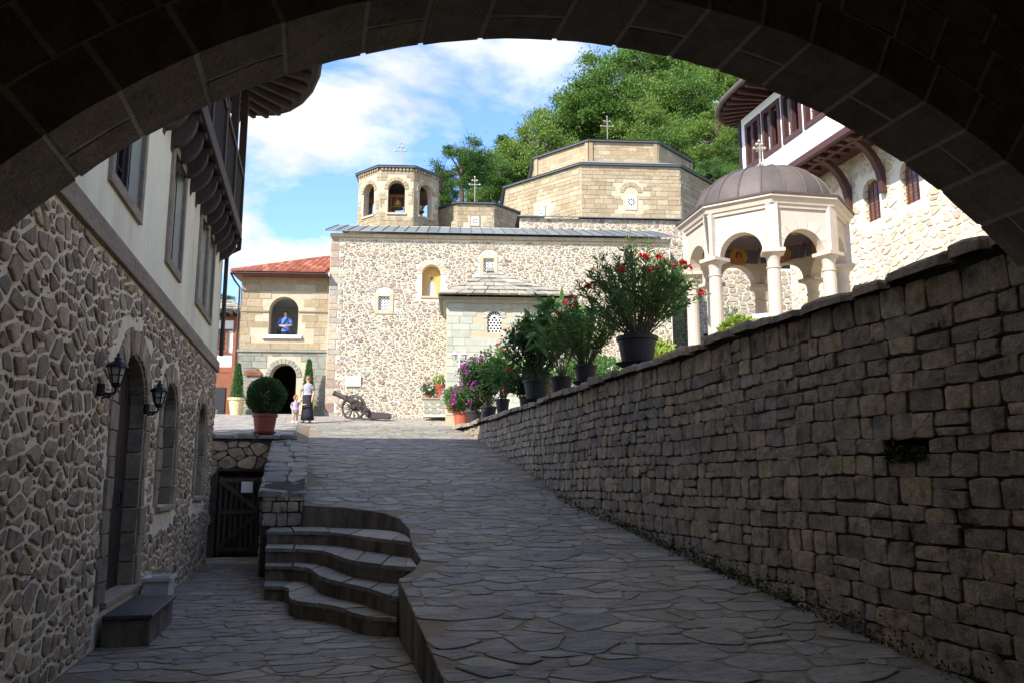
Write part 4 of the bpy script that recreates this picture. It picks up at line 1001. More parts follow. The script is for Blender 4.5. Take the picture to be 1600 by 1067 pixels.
part('string_course', MB().prism(rect(GL-.02, -2.44, 8.39, 8.45), mpG, .0, .05).prism(rect(-1.24, GR, 8.39, 8.45), mpG, .0, .05), tufa, f1)
part('loggia_sill', MB().prism(rect(-2.66, -1.08, 7.31, 7.44), mpG, -.44, .12), white, f1)
part('side_wall', MB().box(GL, GL+.3, GV+.46, 5.4, 3.6, 9.85), greystone, gb)
bo = [arch_poly(-2.85+i*.78, -2.4+i*.78, 7.5, 8.3, .22) for i in range(4)]
part('loggia_room', MB().box(GL+.31, GR, GV+.46, 5.4, 7.3, 7.4).box(GL+.31, GR, GV+.46, 5.4, 9.4, 9.5).box(GR-.05, GR, GV+.46, 5.4, 7.4, 9.4), white, gb)
part('loggia_back_wall', holed([(GL+.31, 7.4), (GR-.06, 7.4), (GR-.06, 9.4), (GL+.31, 9.4)], bo, lambda a, b, w_: (a, 4.2-w_, b), .3), white, gb)
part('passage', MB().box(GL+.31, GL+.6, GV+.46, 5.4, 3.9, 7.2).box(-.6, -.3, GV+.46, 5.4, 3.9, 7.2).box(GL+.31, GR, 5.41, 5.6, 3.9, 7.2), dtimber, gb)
part('door_step', MB().bbox(-2.9, -.8, GV-.55, GV-.0, 4.0, 4.14, .01).bbox(-2.5, -1.0, GV-.3, GV-.0, 4.14, 4.24, .01), greystone, gb)
part('no_smoking_board', MB().prism(rect(-.52, -.22, 4.35, 4.62), mpG, .03, .05), greystone, gb)
part('prohibition_ring', MB().add([mpG(-.37+r_*math.cos(t*.4488), 4.49+r_*math.sin(t*.4488), .054) for r_ in (.075, .095) for t in range(14)], [(i, (i+1) % 14, 14+(i+1) % 14, 14+i) for i in range(14)]).prism([(-.43, 4.54), (-.42, 4.55), (-.31, 4.44), (-.32, 4.43)], mpG, .051, .054), black, gb)
# roof of barrel tiles
ex0, ex1, ey = GL-.28, GR, GV-.55
hipx, hz, hy = -.75, 11.75, 4.2
rg = part('tile_roof', MB().add([(ex0, ey, 9.93), (ex1, ey, 9.93), (ex1, hy, hz), (hipx, hy, hz), (ex0, 6, 9.93), (ex0, ey, 9.86), (ex1, ey, 9.86), (ex1, 5.5, 9.86), (ex0, 6, 9.86)], [(0, 1, 2, 3), (0, 3, 4), (0, 1, 6, 5), (5, 6, 7, 8), (0, 5, 8, 4)]), dkterra, gb)
sl = (hz-9.93)/(hy-ey)
tm = None; x = ex0+.12; tl_ = .40
def tile_mesh():
    v = []; f = []
    for j, yy_ in enumerate((0, tl_*1.12)):
        for k in range(7):
            a = math.pi*k/6; r_ = .125 if j == 0 else .10; v.append((-r_*math.cos(a), yy_, r_*.95*math.sin(a) + (.02 if j == 0 else 0)))
    for k in range(6): f.append((k, k+1, 8+k, 7+k))
    f.append(tuple(range(7))); return v, f
tile_me = []
for i in range(6):
    v, f = tile_mesh(); me = bpy.data.meshes.new('roof_tile'); me.from_pydata(v, [], f); a = me.attributes.new('rnd', 'FLOAT', 'POINT'); a.data.foreach_set('value', [i/5]*len(v)); me.materials.append(tile); tile_me.append(me)
cnt = 0; cb_ = INFO[gb.name][1]; trough = MB()
while x < ex1-.05:
    for j in range(11):
        yy_ = ey - .05 + j*tl_
        yh = ey + (x-ex0)/(hipx-ex0)*(hy-ey) if x < hipx else hy
        if yy_ + tl_*.5 > yh: break
        o = bpy.data.objects.new('roof_tile', rng.choice(tile_me)); COL.objects.link(o); o.parent = rg; cnt += 1
        o.location = (x-cb_[0], yy_-cb_[1], 9.95 + (yy_-ey)*sl - cb_[2] + rng.uniform(0, .012)); o.rotation_euler = (math.atan(sl), 0, rng.uniform(-.03, .03))
    x += .25
for j in range(12):
    t = j/12; p = Vector((ex0, ey, 9.97)).lerp(Vector((hipx, hy, hz+.05)), t); q = Vector((ex0, ey, 9.97)).lerp(Vector((hipx, hy, hz+.05)), (j+1.15)/12)
    part('hip_tile', MB().tube([p, q], [.10, .085], 8, r=rng.random()), tile, rg)
part('gutter', MB().tube([(ex0, ey-.03, 9.87), (ex1, ey-.03, 9.87)], .05, 7).tube([(ex0-.02, ey-.03, 9.87), (ex0+.1, ey+.2, 9.6), (GL-.05, GV-.05, 9.4), (GL-.05, GV-.05, 4.2)], .04, 7), dtimber, rg)
sg = thing('hanging_sign', 'small carved brown wooden sign hanging left of the gate arch', 'sign', CF, (-2.93, GV-.06, 5.78))
part('board', MB().prism([(-3.25, 5.8), (-2.62, 5.8), (-2.62, 5.95), (-2.7, 6.0), (-3.2, 6.0), (-3.25, 5.95)], lambda a, b, w_: (a, w_, b), GV-.1, GV-.06), orangewood, sg)
part('cord', MB().tube([(-3.2, GV-.07, 5.99), (-2.93, GV-.05, 6.13), (-2.66, GV-.07, 5.99)], .01, 5), black, sg)
part('lettering', MB().prism(rect(-3.12, -2.75, 5.885, 5.90), lambda a, b, w_: (a, w_, b), GV-.104, GV-.1).prism(rect(-3.05, -2.8, 5.845, 5.858), lambda a, b, w_: (a, w_, b), GV-.104, GV-.1), dtimber, sg)
pq = thing('wall_plaque', 'pale grey two leaf stone plaque on the church wall above the cannon', 'plaque', CF, (1.09, -.03, 5.36))
part('leaf', MB().bbox(.78, 1.09, -.085, -.05, 5.36, 5.78, .004), paper, pq); part('leaf', MB().bbox(1.095, 1.40, -.085, -.05, 5.36, 5.78, .004), paper, pq)
m = MB()
for j in range(11): m.box(.83, 1.03 - .05*(j % 3 == 2), -.0865, -.085, 5.72-j*.03, 5.728-j*.03).box(1.14, 1.34 - .06*(j % 4 == 1), -.0865, -.085, 5.72-j*.03, 5.728-j*.03)
part('engraved_lines', m, greystone, pq)

# far-left timber house
fh = thing('timber_house', 'white and brown timber framed house glimpsed between the left house and the gatehouse', 'house', CF, (-5.6, 4, CB))
part('wall', MB().box(-9, -4.15, 3.0, 7, 3.8, 9.2), white, fh)
for (a, b, c, d) in ((-9, -4.1, 3.9, 4.05), (-9, -4.1, 6.25, 6.5), (-9, -4.1, 8.55, 8.75), (-9, -4.6, 7.05, 7.13), (-9, -4.6, 8.1, 8.16)): part('beam', MB().bbox(a, b, 2.93, 2.999, c, d, .01), orangewood, fh)
part('post', MB().bbox(-4.55, -4.1, 2.90, 3.05, 3.9, 8.8, .01), orangewood, fh)
part('ground_wall', MB().box(-9, -4.56, 2.95, 2.998, 4.06, 6.24), orangewood, fh)
dd_ = part('doorway', MB().box(-5.6, -4.75, 2.9, 2.949, 4.06, 5.6), black, fh)
wi = part('window', MB().box(-5.4, -4.82, 2.94, 2.998, 7.15, 8.08), glass, fh)
part('frame', MB().box(-5.45, -5.38, 2.9, 2.939, 7.13, 8.1).box(-4.88, -4.78, 2.9, 2.939, 7.13, 8.1).box(-5.37, -4.89, 2.9, 2.939, 7.13, 7.22).box(-5.37, -4.89, 2.9, 2.939, 8.0, 8.1), orangewood, wi)
for i in range(3): part('bar', MB().box(-5.37, -4.89, 2.91, 2.93, 7.4+i*.2, 7.42+i*.2), orangewood, wi)
for i in range(3): part('bar', MB().box(-5.27+i*.12, -5.25+i*.12, 2.915, 2.935, 7.22, 8.0), orangewood, wi)
rr_ = part('roof', MB().add([(-9, 2.2, 8.85), (-3.95, 2.2, 8.85), (-5.2, 5, 9.9), (-9, 5, 9.9), (-3.95, 7, 8.85)], [(0, 1, 2, 3), (1, 4, 2)]), greystone, fh)
tri_slabs((-9, 2.2, 8.87), (-3.95, 2.2, 8.87), (-5.6, 5, 9.92), 5, .5, slab, rr_)
for i in range(8): part('rafter', MB().box(-6.5+i*.33, -6.42+i*.33, 2.25, 3.0, 8.7, 8.82), dtimber, rr_)

# ------------------------------------------------------------------ residence on the right
rs = thing('residence', 'large residence with rubble walls and white jettied upper floor behind the pavilion', 'building', HF, (17.5, 19, 5))
mpX = lambda a, b, w_: (17.5-w_, a, b)
RW = [(21.2, 21.95), (19.6, 20.32), (18.0, 18.72), (16.4, 17.1)]
rh = [arch_poly(a, b, 9.0, 9.95, .32) for a, b in RW]
rl = part('lower_wall', holed([(8, 3.2), (24.3, 3.2), (24.3, 11.35), (8, 11.35)], rh, mpX, .4), chmortar, rs)
part('building_body', MB().box(17.91, 28, 8, 24.28, 3.2, 14), chmortar, rs)
emit(rl, 'stone', voronoi(10.5, 24.25, 5.0, 11.3, .29, .21, .045, .42, .2, holes=[infl(h, .1) for h in rh]), mpX, M('pale field stone', [lin(196, 170, 130), lin(208, 196, 172), lin(180, 160, 140), lin(214, 200, 168), lin(190, 180, 166)], .9, 7, .25, .5, 25), h=(.012, .035), bev=.02, detail=1, jit=.01, minpx=8, rest='small_stones')
for (a, b), h in zip(RW, rh):
    wd = part('arched_window', MB().prism(arch_poly(a+.005, b-.005, 9.0, 9.95, .315), mpX, -.19, -.17), orangewood, rs)
    part('pane', MB().prism(arch_poly(a+.09, b-.09, 9.08, 9.95, .24), mpX, -.169, -.165), M('amber curtain glass', lin(120, 74, 48), .15, 5, .4, 0, spec=.6) if 'amber curtain glass' not in MATS else MATS['amber curtain glass'], wd)
    for k in range(3): part('grille_bar', MB().box(17.5+.08, 17.5+.095, a+(b-a)*(k+1)/4-.008, a+(b-a)*(k+1)/4+.008, 9.0, 10.2), black, wd)
    for k in range(5): part('grille_bar', MB().box(17.5+.082, 17.5+.093, a, b, 9.2+k*.2, 9.216+k*.2), black, wd)
UWs = [(23.52, 24.5), (22.33, 23.4), (21.15, 22.2), (19.97, 21.02), (18.8, 19.84), (17.6, 18.66)]
ux = part('upper_wall', holed([(8, 11.3), (24.85, 11.3), (24.85, 14.1), (8, 14.1)], [rect(a+.1, b-.1, 12.25, 13.65) for a, b in UWs], lambda a, b, w_: (16.2-w_, a, b), .25), white, rs)
part('end_wall', MB().box(16.46, 24, 24.3, 24.84, 11.3, 14.1), white, rs)
part('corner_post', MB().bbox(16.14, 16.3, 24.80, 24.92, 11.3, 14.1, .01), dtimber, rs)
for a, b in UWs:
    wd = part('window', MB().prism(rect(a+.1, b-.1, 12.25, 13.65), lambda p, q, w_: (16.2-w_, p, q), -.24, -.22), glass, rs)
    F4 = lambda p, q, w_: (16.2-w_, p, q)
    for q in (rect(a, a+.13, 12.12, 13.78), rect(b-.13, b, 12.12, 13.78), rect(a+.131, b-.131, 12.12, 12.28), rect(a+.131, b-.131, 13.62, 13.78), rect((a+b)/2-.06, (a+b)/2+.06, 12.281, 13.619)):
        part('casing', MB().prism(q, F4, -.1, .05), ptimber, wd)
    for sgn in (0, 1):
        p0, p1 = (a+.14, (a+b)/2-.07) if sgn == 0 else ((a+b)/2+.07, b-.14)
        for k in range(1, 3): q = p0+(p1-p0)*k/3; part('grille_bar', MB().prism(rect(q-.01, q+.01, 12.28, 13.62), F4, -.14, -.12), black, wd)
        for k in range(1, 7): z = 12.28+1.34*k/7; part('grille_bar', MB().prism(rect(p0, p1, z-.01, z+.01), F4, -.16, -.14), black, wd)
jt = part('jetty', MB().box(16.22, 17.5, 8, 24.8, 11.2, 11.299).bbox(16.1, 16.26, 8, 24.9, 11.14, 11.36, .01).bbox(16.5, 16.62, 8, 24.9, 11.06, 11.19, .01), ptimber, rs)
for i in range(22): part('joist_end', MB().bbox(16.27, 17.0, 14.3+i*.48, 14.42+i*.48, 11.07, 11.19, .01), ptimber, jt)
for y in (22.4, 20.85, 19.32, 17.8, 16.3, 14.8):
    out_ = []; inn = []
    for t in range(8):
        a = t/7*math.pi/2; out_.append((17.46 - 1.05*(1-math.cos(a)), 9.62 + 1.5*math.sin(a))); inn.append((17.49 - 1.05*(1-math.cos(a)) + .02, 9.55 + 1.5*math.sin(a)))
    P = [(x_-.11, z_) for x_, z_ in out_] + [(x_+.10, z_+.03) for x_, z_ in out_[::-1]]
    part('bracket', MB().prism(P, lambda p, q, w_: (min(p, 17.47), w_, q), y-.09, y+.09), ptimber, jt)
ed = [(15.05, 8), (15.05, 23.3)] + [(15.05 + 1.3*(1-math.cos(t*math.pi/2/6)), 23.3 + 2.3*math.sin(t*math.pi/2/6)) for t in range(1, 7)] + [(26, 25.6)]
n = len(ed); zz0 = 14.22
rf2 = part('roof', MB().add([(a, b, zz0+.1) for a, b in ed] + [(min(a+5, 26), min(b, 22), zz0+2.4) for a, b in ed], [(i, i+1, n+i+1, n+i) for i in range(n-1)]), slab, rs)
part('eave_boards', MB().add([(a, b, zz0+.06) for a, b in ed] + [(26, 8, zz0+.06)], [tuple(range(n+1))]), dtimber, rf2)
part('gutter', MB().tube([(a-.05, b+.02, zz0+.08) for a, b in ed], .085, 8), copper, rf2)
for i in range(30): part('rafter', MB().bbox(15.12, 16.4, 9+i*.48, 9.1+i*.48, zz0-.1, zz0+.055, .01), ptimber, rf2)
for t in range(9):
    a = t*math.pi/2/8; e = (15.12 + 1.25*(1-math.cos(a)), 23.4 + 2.1*math.sin(a)); s0 = (16.5 + t*.12, 23.2 + t*.15)
    d = Vector((e[0]-s0[0], e[1]-s0[1])).normalized(); nn = (-d[1]*.05, d[0]*.05)
    part('rafter', MB().prism([(s0[0]+nn[0], s0[1]+nn[1]), (e[0]+nn[0], e[1]+nn[1]), (e[0]-nn[0], e[1]-nn[1]), (s0[0]-nn[0], s0[1]-nn[1])], mpF, zz0-.1, zz0+.054), ptimber, rf2)
part('downpipe', MB().tube([(17.42, 15.4, 11.0), (17.42, 15.4, 5)], .05, 7), copper, rs)

# ------------------------------------------------------------------ domed pavilion
PX, PY, PZ0, PR = 6.32, 20.0, 4.75, 1.80
pv = thing('fountain_pavilion', 'octagonal pinkish marble pavilion with arches on columns and ribbed brown dome', 'pavilion', WF, (PX, PY, PZ0-.2))
part('plinth', MB().lathe([(2.35, -.5), (2.35, -.02), (2.3, 0)], (PX, PY, PZ0), 8), pink, pv)
PH = R(33); ap = PR*math.cos(math.pi/8); chd = 2*PR*math.sin(math.pi/8)
SP, TOP = 6.80, 7.86
for k in range(8):
    a = PH + k*math.pi/4; cx_, cy_ = PX+PR*math.cos(a), PY+PR*math.sin(a)
    co = part('column', MB().lathe([(.20, 0), (.20, .08), (.17, .12), (.175, .16), (.155, .2), (.15, 1.5), (.142, SP-PZ0-.42)], (cx_, cy_, PZ0), 16), pink, pv, smooth=False)
    part('neck_ring', MB().lathe([(.145, -.44), (.165, -.43), (.165, -.40), (.145, -.39)], (cx_, cy_, SP), 16), pink, co)
    part('capital', MB().lathe([(.14, -.40), (.145, -.25), (.17, -.15), (.24, -.08)], (cx_, cy_, SP), 16), pink, co)
    ca, sa = math.cos(a), math.sin(a)
    part('abacus', MB().add([(cx_ + ca*p - sa*q, cy_ + sa*p + ca*q, z) for z in (SP-.085, SP-.005) for p, q in ((-.25, -.25), (.25, -.25), (.25, .25), (-.25, .25))], [(0, 1, 2, 3), (4, 5, 6, 7)] + [(i, (i+1) % 4, 4+(i+1) % 4, 4+i) for i in range(4)]), pink, co)
    am = a + math.pi/8; nx_, ny_ = math.cos(am), math.sin(am); tx, ty = -ny_, nx_
    fm = lambda s_, z, w_, nx_=nx_, ny_=ny_, tx=tx, ty=ty: (PX + nx_*(ap+.13+w_) + tx*s_, PY + ny_*(ap+.13+w_) + ty*s_, z)
    hw = chd/2 + .055
    hole = arch_poly(-.50, .50, SP+.001, SP+.03, .50, 14)[2:]
    outline = [(-hw, SP), (-.5, SP), *[(0 + .5*math.cos(math.pi - math.pi*i/16), SP + .5*math.sin(math.pi*i/16)) for i in range(1, 16)], (.5, SP), (hw, SP), (hw, TOP), (-hw, TOP)]
    pn = part('arch_panel', holed(outline, [], fm, .27), pink, pv)
    for j, q in enumerate(arch_ring(-.5, .5, SP, .2, 7)): part('arch_stone', MB().prism([(x_, max(z_, SP+.002)) for x_, z_ in q], fm, .002, .014, rng.random()), pink, pn)
    part('pilaster', MB().add([(cx_ + ca*(p) - sa*q, cy_ + sa*(p) + ca*q, z) for z in (SP, TOP) for p, q in ((.02, -.14), (.2, -.13), (.2, .13), (.02, .14))], [(0, 1, 2, 3), (4, 5, 6, 7)] + [(i, (i+1) % 4, 4+(i+1) % 4, 4+i) for i in range(4)]), pink, pn)
    part('fresco_band', MB().prism([(x_, z_) for x_, z_ in [(-.56, SP+.56), (.56, SP+.56), (.6, SP+1.05), (-.6, SP+1.05)]], fm, -.34, -.285), blue, pn)
    part('fresco_border', MB().prism(rect(-.58, .58, SP+.92, SP+1.0), fm, -.352, -.341), ochre, pn)
    ic = part('painted_halo', MB().prism([(.25*math.cos(t*math.pi/9), SP+.72+.25*math.sin(t*math.pi/9)) for t in range(18)], fm, -.356, -.342), gold, pn)
    part('painted_figure', MB().prism([(-.2, SP+.50), (.2, SP+.50), (.15, SP+.62), (.06, SP+.67), (-.06, SP+.67), (-.15, SP+.62)], fm, -.366, -.357), ochre, ic)
    part('painted_head', MB().prism([(.085*math.cos(t*math.pi/7), SP+.745+.11*math.sin(t*math.pi/7)) for t in range(14)], fm, -.362, -.357), dhair, ic)
    part('painted_face', MB().prism([(.052*math.cos(t*math.pi/7), SP+.735+.075*math.sin(t*math.pi/7)) for t in range(14)], fm, -.368, -.363), ochre, ic)
RR = lambda r_: [(PX + r_*math.cos(PH+k*math.pi/4), PY + r_*math.sin(PH+k*math.pi/4)) for k in range(8)]
def ringz(levels):
    v = []; f = []
    for r_, z in levels: v += [(a, b, z) for a, b in RR(r_)]
    for i in range(len(levels)-1): f += [(i*8+k, i*8+(k+1) % 8, (i+1)*8+(k+1) % 8, (i+1)*8+k) for k in range(8)]
    return MB().add(v, f)
part('cornice', ringz([(PR+.13, TOP-.10), (PR+.19, TOP-.09), (PR+.20, TOP-.03), (PR+.24, TOP+.0), (PR+.27, TOP+.10), (PR+.34, TOP+.14), (PR+.34, TOP+.19), (1.5, TOP+.2)]), pink, pv)
part('inner_dome', MB().lathe([(1.62, -.1)] + [(1.62*math.cos(t*math.pi/16), 1.25*math.sin(t*math.pi/16)) for t in range(8)] + [(.02, 1.25)], (PX, PY, TOP+.0), 24), blue, pv, smooth=True)
dome_r = 1.70; dh = 1.2; zb = TOP+.28
part('dome_base', ringz([(PR+.36, TOP+.19), (PR+.38, TOP+.24), (1.68, zb+.03)]), copper, pv)
N = 20; prof = lambda t: (dome_r*math.cos(t*math.pi/2)**.92, zb + dh*math.sin(t*math.pi/2))
dmo = None
for k in range(N):
    v = []; f = []
    for i in range(11):
        r_, z = prof(i/10*.985)
        for j in range(4):
            a = 2*math.pi*(k+j/3)/N; v.append((PX+r_*math.cos(a), PY+r_*math.sin(a), z))
    for i in range(10):
        for j in range(3): f.append((i*4+j, i*4+j+1, i*4+5+j, i*4+4+j))
    p_ = part('dome_panel', MB().add(v, f, rng.random()), copper, pv, smooth=True)
    part('seam', MB().tube([(PX+(prof(i/10*.985)[0]+.01)*math.cos(2*math.pi*k/N), PY+(prof(i/10*.985)[0]+.01)*math.sin(2*math.pi*k/N), prof(i/10*.985)[1]+.01) for i in range(11)], .022, 5), copper, p_)
part('finial', MB().lathe([(.16, -.04), (.12, .02), (.05, .06), (.09, .12), (.05, .18), (.02, .24)], (PX, PY, zb+dh), 12), gold, pv)
cross(pv, PX, PY, zb+dh+.05, .78, silver, True)
part('drain_pipe', MB().tube([(PX+2.08*math.cos(PH+math.pi*1.0), PY+2.08*math.sin(PH+math.pi), TOP), (PX+1.98*math.cos(PH+math.pi), PY+1.98*math.sin(PH+math.pi), SP+.1)], .03, 6), copper, pv)
part('basin', MB().lathe([(.32, 0), (.28, .1), (.14, .2), (.13, .55), (.5, .75), (.55, .85), (.5, .85), (.1, .78)], (PX, PY, PZ0), 16), white, pv)

# ------------------------------------------------------------------ plants
def pot(parent, mat, r, h, z=0, fl=.78, ring=True):
    p = part('pot', MB().lathe([(r*fl*.96, z), (r*fl, z+.015), (r*.95, z+h*.84), (r*1.04, z+h*.85), (r*1.06, z+h*.98), (r*1.03, z+h), (r*.93, z+h), (r*.9, z+h*.9), (.01, z+h*.9)], n=22), mat, parent, smooth=False)
    part('soil', MB().lathe([(r*.91, z+h*.91), (.01, z+h*.93)], n=14), soil, p)
    return p
def saucer(parent, mat, r, z=0): part('saucer', MB().lathe([(r*.8, z), (r, z+.05), (r*.96, z+.055), (r*.75, z+.02), (.01, z+.02)], n=18), mat, parent)
def rdir(zlo=-.3):
    while True:
        d = Vector((rng.uniform(-1, 1), rng.uniform(-1, 1), rng.uniform(zlo, 1)))
        if .1 < d.length < 1: return d.normalized()
def stemmy(parent, z0, nst, rad, hgt, lmat, ll, lw_, per, droop=.25, rbase=.12, start=.3, flowers=None, nfl=0, smat=stem, squash=1.0, petals=9, psize=.05):
    st = MB(); lf = MB(); tips = []
    for i in range(nst):
        a = rng.uniform(0, 2*math.pi); rr = rad*math.sqrt(rng.random()); H_ = hgt*(1-.55*(rr/rad)**2)*rng.uniform(.72, 1.05)
        b = (rbase*rng.random()*math.cos(a), rbase*rng.random()*math.sin(a), z0)
        e = Vector((rr*math.cos(a), rr*math.sin(a)*squash, z0+H_)); m_ = Vector((b[0]*.5+e.x*.42, b[1]*.5+e.y*.42, z0+H_*.55))
        P = []
        for k in range(7):
            t = k/6; P.append(Vector(b)*(1-t)**2 + m_*2*t*(1-t) + e*t*t)
        st.tube(P, [.012*(1-k/9) for k in range(7)], 5); tips.append(e)
        for j in range(per):
            t = start + (1-start)*(rng.random()**.7); p = Vector(b)*(1-t)**2 + m_*2*t*(1-t) + e*t*t
            d = rdir(-.4) + (e-m_).normalized()*.7; d.z -= droop*rng.random()
            lf.leaf(p + rdir()*0.02, d, ll*rng.uniform(.6, 1.15), lw_*rng.uniform(.7, 1.1), rng.random())
    part('branches', st, smat, parent); part('foliage', lf, lmat, parent)
    if flowers:
        for i in range(nfl):
            e = tips[rng.randrange(len(tips))] + rdir()*.06; fm_ = MB()
            for k in range(petals*3):
                d = rdir(); fm_.leaf(e + d*psize*.7*rng.random(), d, psize, psize*.8, rng.random())
            part('flower', fm_, flowers, parent)
def bushy(parent, c, rx, rz, n, lmat, ll, lw_, lobes=16, hollow=.45):
    lf = MB(); L = []
    for i in range(lobes):
        d = rdir(-1); L.append((Vector((c[0]+d.x*rx*.55, c[1]+d.y*rx*.55, c[2]+d.z*rz*.55)), rng.uniform(.32, .55)))
    for i in range(n):
        o, k = L[rng.randrange(lobes)]; d = rdir(-1); t = k*(hollow+(1-hollow)*rng.random())
        lf.leaf((o.x+d.x*rx*t, o.y+d.y*rx*t, o.z+d.z*rz*t), d + rdir(-1)*.9, ll*rng.uniform(.6, 1.2), lw_*rng.uniform(.7, 1.1), rng.random())
    part('foliage', lf, lmat, parent)
def blossoms(parent, c, rx, rz, n, mat, size, spread=.95, k=14):
    for i in range(n):
        d = rdir(-.6); p = Vector((c[0]+d.x*rx*spread, c[1]+d.y*rx*spread, c[2]+d.z*rz*spread)); m_ = MB()
        for j in range(k):
            q = rdir(-1); m_.leaf(p + q*size*rng.random()*1.2, q, size*.7, size*.6, rng.random())
        part('flower', m_, mat, parent)
WX = 6.98; WZ = 3.42
def on_wall(y, name, label, cat='potted plant', z=None, x=WX):
    p = HF.w((x, y, 0)); fr, b = at(p[0], p[1], z if z is not None else WZ)
    return thing(name, label, cat, fr, b, 'potted plants along the retaining wall')
t = on_wall(12.15, 'potted_oleander', 'largest black pot with a big red flowered oleander on the retaining wall')
saucer(t, blackpot, .36); pot(t, blackpot, .32, .42, .05); stemmy(t, .42, 95, 1.06, 1.58, oleaf, .16, .03, 48, start=.32, flowers=red, nfl=18, rbase=.16)
t = on_wall(14.75, 'potted_hibiscus', 'black pot with a slim upright red flowered shrub, next after the largest pot')
saucer(t, blackpot, .26); pot(t, blackpot, .22, .33, .03); stemmy(t, .33, 44, .85, 1.4, oleaf, .14, .038, 60, start=.25, flowers=red, nfl=6)
t = on_wall(16.35, 'potted_datura', 'black pot with a bare stemmed plant of large drooping leaves')
pot(t, blackpot, .235, .34); stemmy(t, .32, 16, .8, 2.15, bigleaf, .42, .17, 14, droop=1.5, start=.62, flowers=red, nfl=3)
t = on_wall(18.3, 'potted_rose', 'wide black pot with a dense dark leaved red rose bush on the wall')
saucer(t, blackpot, .34); pot(t, blackpot, .31, .47, .03); stemmy(t, .45, 40, .8, 1.55, dleaf, .09, .05, 60, start=.2); bushy(t, (0, 0, 1.45), .8, .62, 5200, dleaf, .09, .055); blossoms(t, (0, 0, 1.5), .8, .62, 16, red, .07)
t = on_wall(20.1, 'potted_geranium', 'half hidden black pot with small red flowers behind the rose bush', x=7.2)
pot(t, blackpot, .2, .3); bushy(t, (0, 0, .7), .7, .5, 3400, dleaf, .08, .06); blossoms(t, (0, -.1, .7), .7, .5, 12, red, .08)
t = on_wall(21.9, 'potted_fuchsia', 'narrow black pot with a tall leafy plant and red blooms')
pot(t, blackpot, .19, .4); stemmy(t, .38, 16, .65, 1.6, bigleaf, .26, .12, 26, droop=1.0, start=.35, flowers=red, nfl=7)
t = on_wall(23.8, 'potted_bougainvillea', 'dark grey pot with a tall magenta bougainvillea on bare stems')
pot(t, blackpot, .245, .36); stemmy(t, .34, 26, .95, 1.75, dleaf, .09, .06, 60, start=.3); bushy(t, (0, 0, 1.25), .95, .6, 5200, dleaf, .09, .06); blossoms(t, (0, -.1, 1.3), .98, .62, 24, magenta, .1)
t = on_wall(26.0, 'potted_bougainvillea', 'small dark pot of low bougainvillea next to the terracotta pot', z=WZ+.05)
pot(t, blackpot, .24, .34); stemmy(t, .32, 20, .75, 1.15, dleaf, .09, .06, 60, start=.2); bushy(t, (0, 0, .8), .7, .4, 2600, dleaf, .09, .06); blossoms(t, (0, -.1, .85), .75, .45, 16, magenta, .1)
t = on_wall(28.4, 'potted_bougainvillea', 'terracotta pot of purple bougainvillea at the far end of the wall', z=WZ+.1)
pot(t, terra, .30, .46); bushy(t, (-.05, 0, .95), .62, .55, 3800, oleaf, .09, .055); blossoms(t, (.1, -.15, .95), .6, .5, 22, magenta, .1)

# clipped bush on the gate wall
p = HF.w((.93, 19.55, 0)); fr, b = at(p[0], p[1], 2.675)
t = thing('potted_bush', 'round clipped green bush in a brown terracotta pot on the terrace wall', 'potted plant', fr, b)
saucer(t, dkterra, .27); pot(t, dkterra, .27, .42, .03); part('trunk', MB().tube([(0, 0, .38), (.01, 0, .7)], [.035, .025], 7), bark, t)
lf = MB()
for i in range(11000):
    d = rdir(-1); r_ = rng.uniform(.25, 1.03)**.5*(1+.05*math.sin(5*d.x+3)*math.sin(6*d.z+1)+.04*math.sin(9*d.y))
    lf.leaf((d.x*.42*r_, d.y*.42*r_, .86+d.z*.42*r_), d+rdir(-1)*.8, .05, .03, rng.random())
part('foliage', lf, dleaf, t)
# cypresses in cream pots by the gate
for (u, vv_, h, lab) in ((-3.35, -.45, 1.35, 'slim cypress in a tall cream urn left of the gate arch'), (-.62, -.35, 1.55, 'slim cypress in a cream pot right of the gate arch behind the woman')):
    q = CF.w((u, vv_, 0)); fr, b = at(q[0], q[1], 4.02)
    t = thing('potted_cypress', lab, 'potted plant', fr, b, 'cypresses beside the gate arch')
    part('pot', MB().lathe([(.17, 0), (.2, .05), (.24, .35), (.28, .6), (.29, .7), (.34, .72), (.34, .8), (.29, .8), (.27, .72), (.01, .72)], n=20), creampot, t)
    lf = MB()
    for i in range(3200):
        s_ = rng.random()**.8; r_ = .19*(1-s_)**.7*math.sqrt(rng.random())*rng.uniform(.7, 1.45)+.02; a = rng.uniform(0, 6.28)
        lf.leaf((r_*math.cos(a), r_*math.sin(a), .75+s_*h), (math.cos(a)*.5, math.sin(a)*.5, 1), .11, .03, rng.random())
    part('foliage', lf, cyp, t); part('trunk', MB().tube([(0, 0, .7), (0, 0, .75+h*.8)], [.03, .01], 6), bark, t)
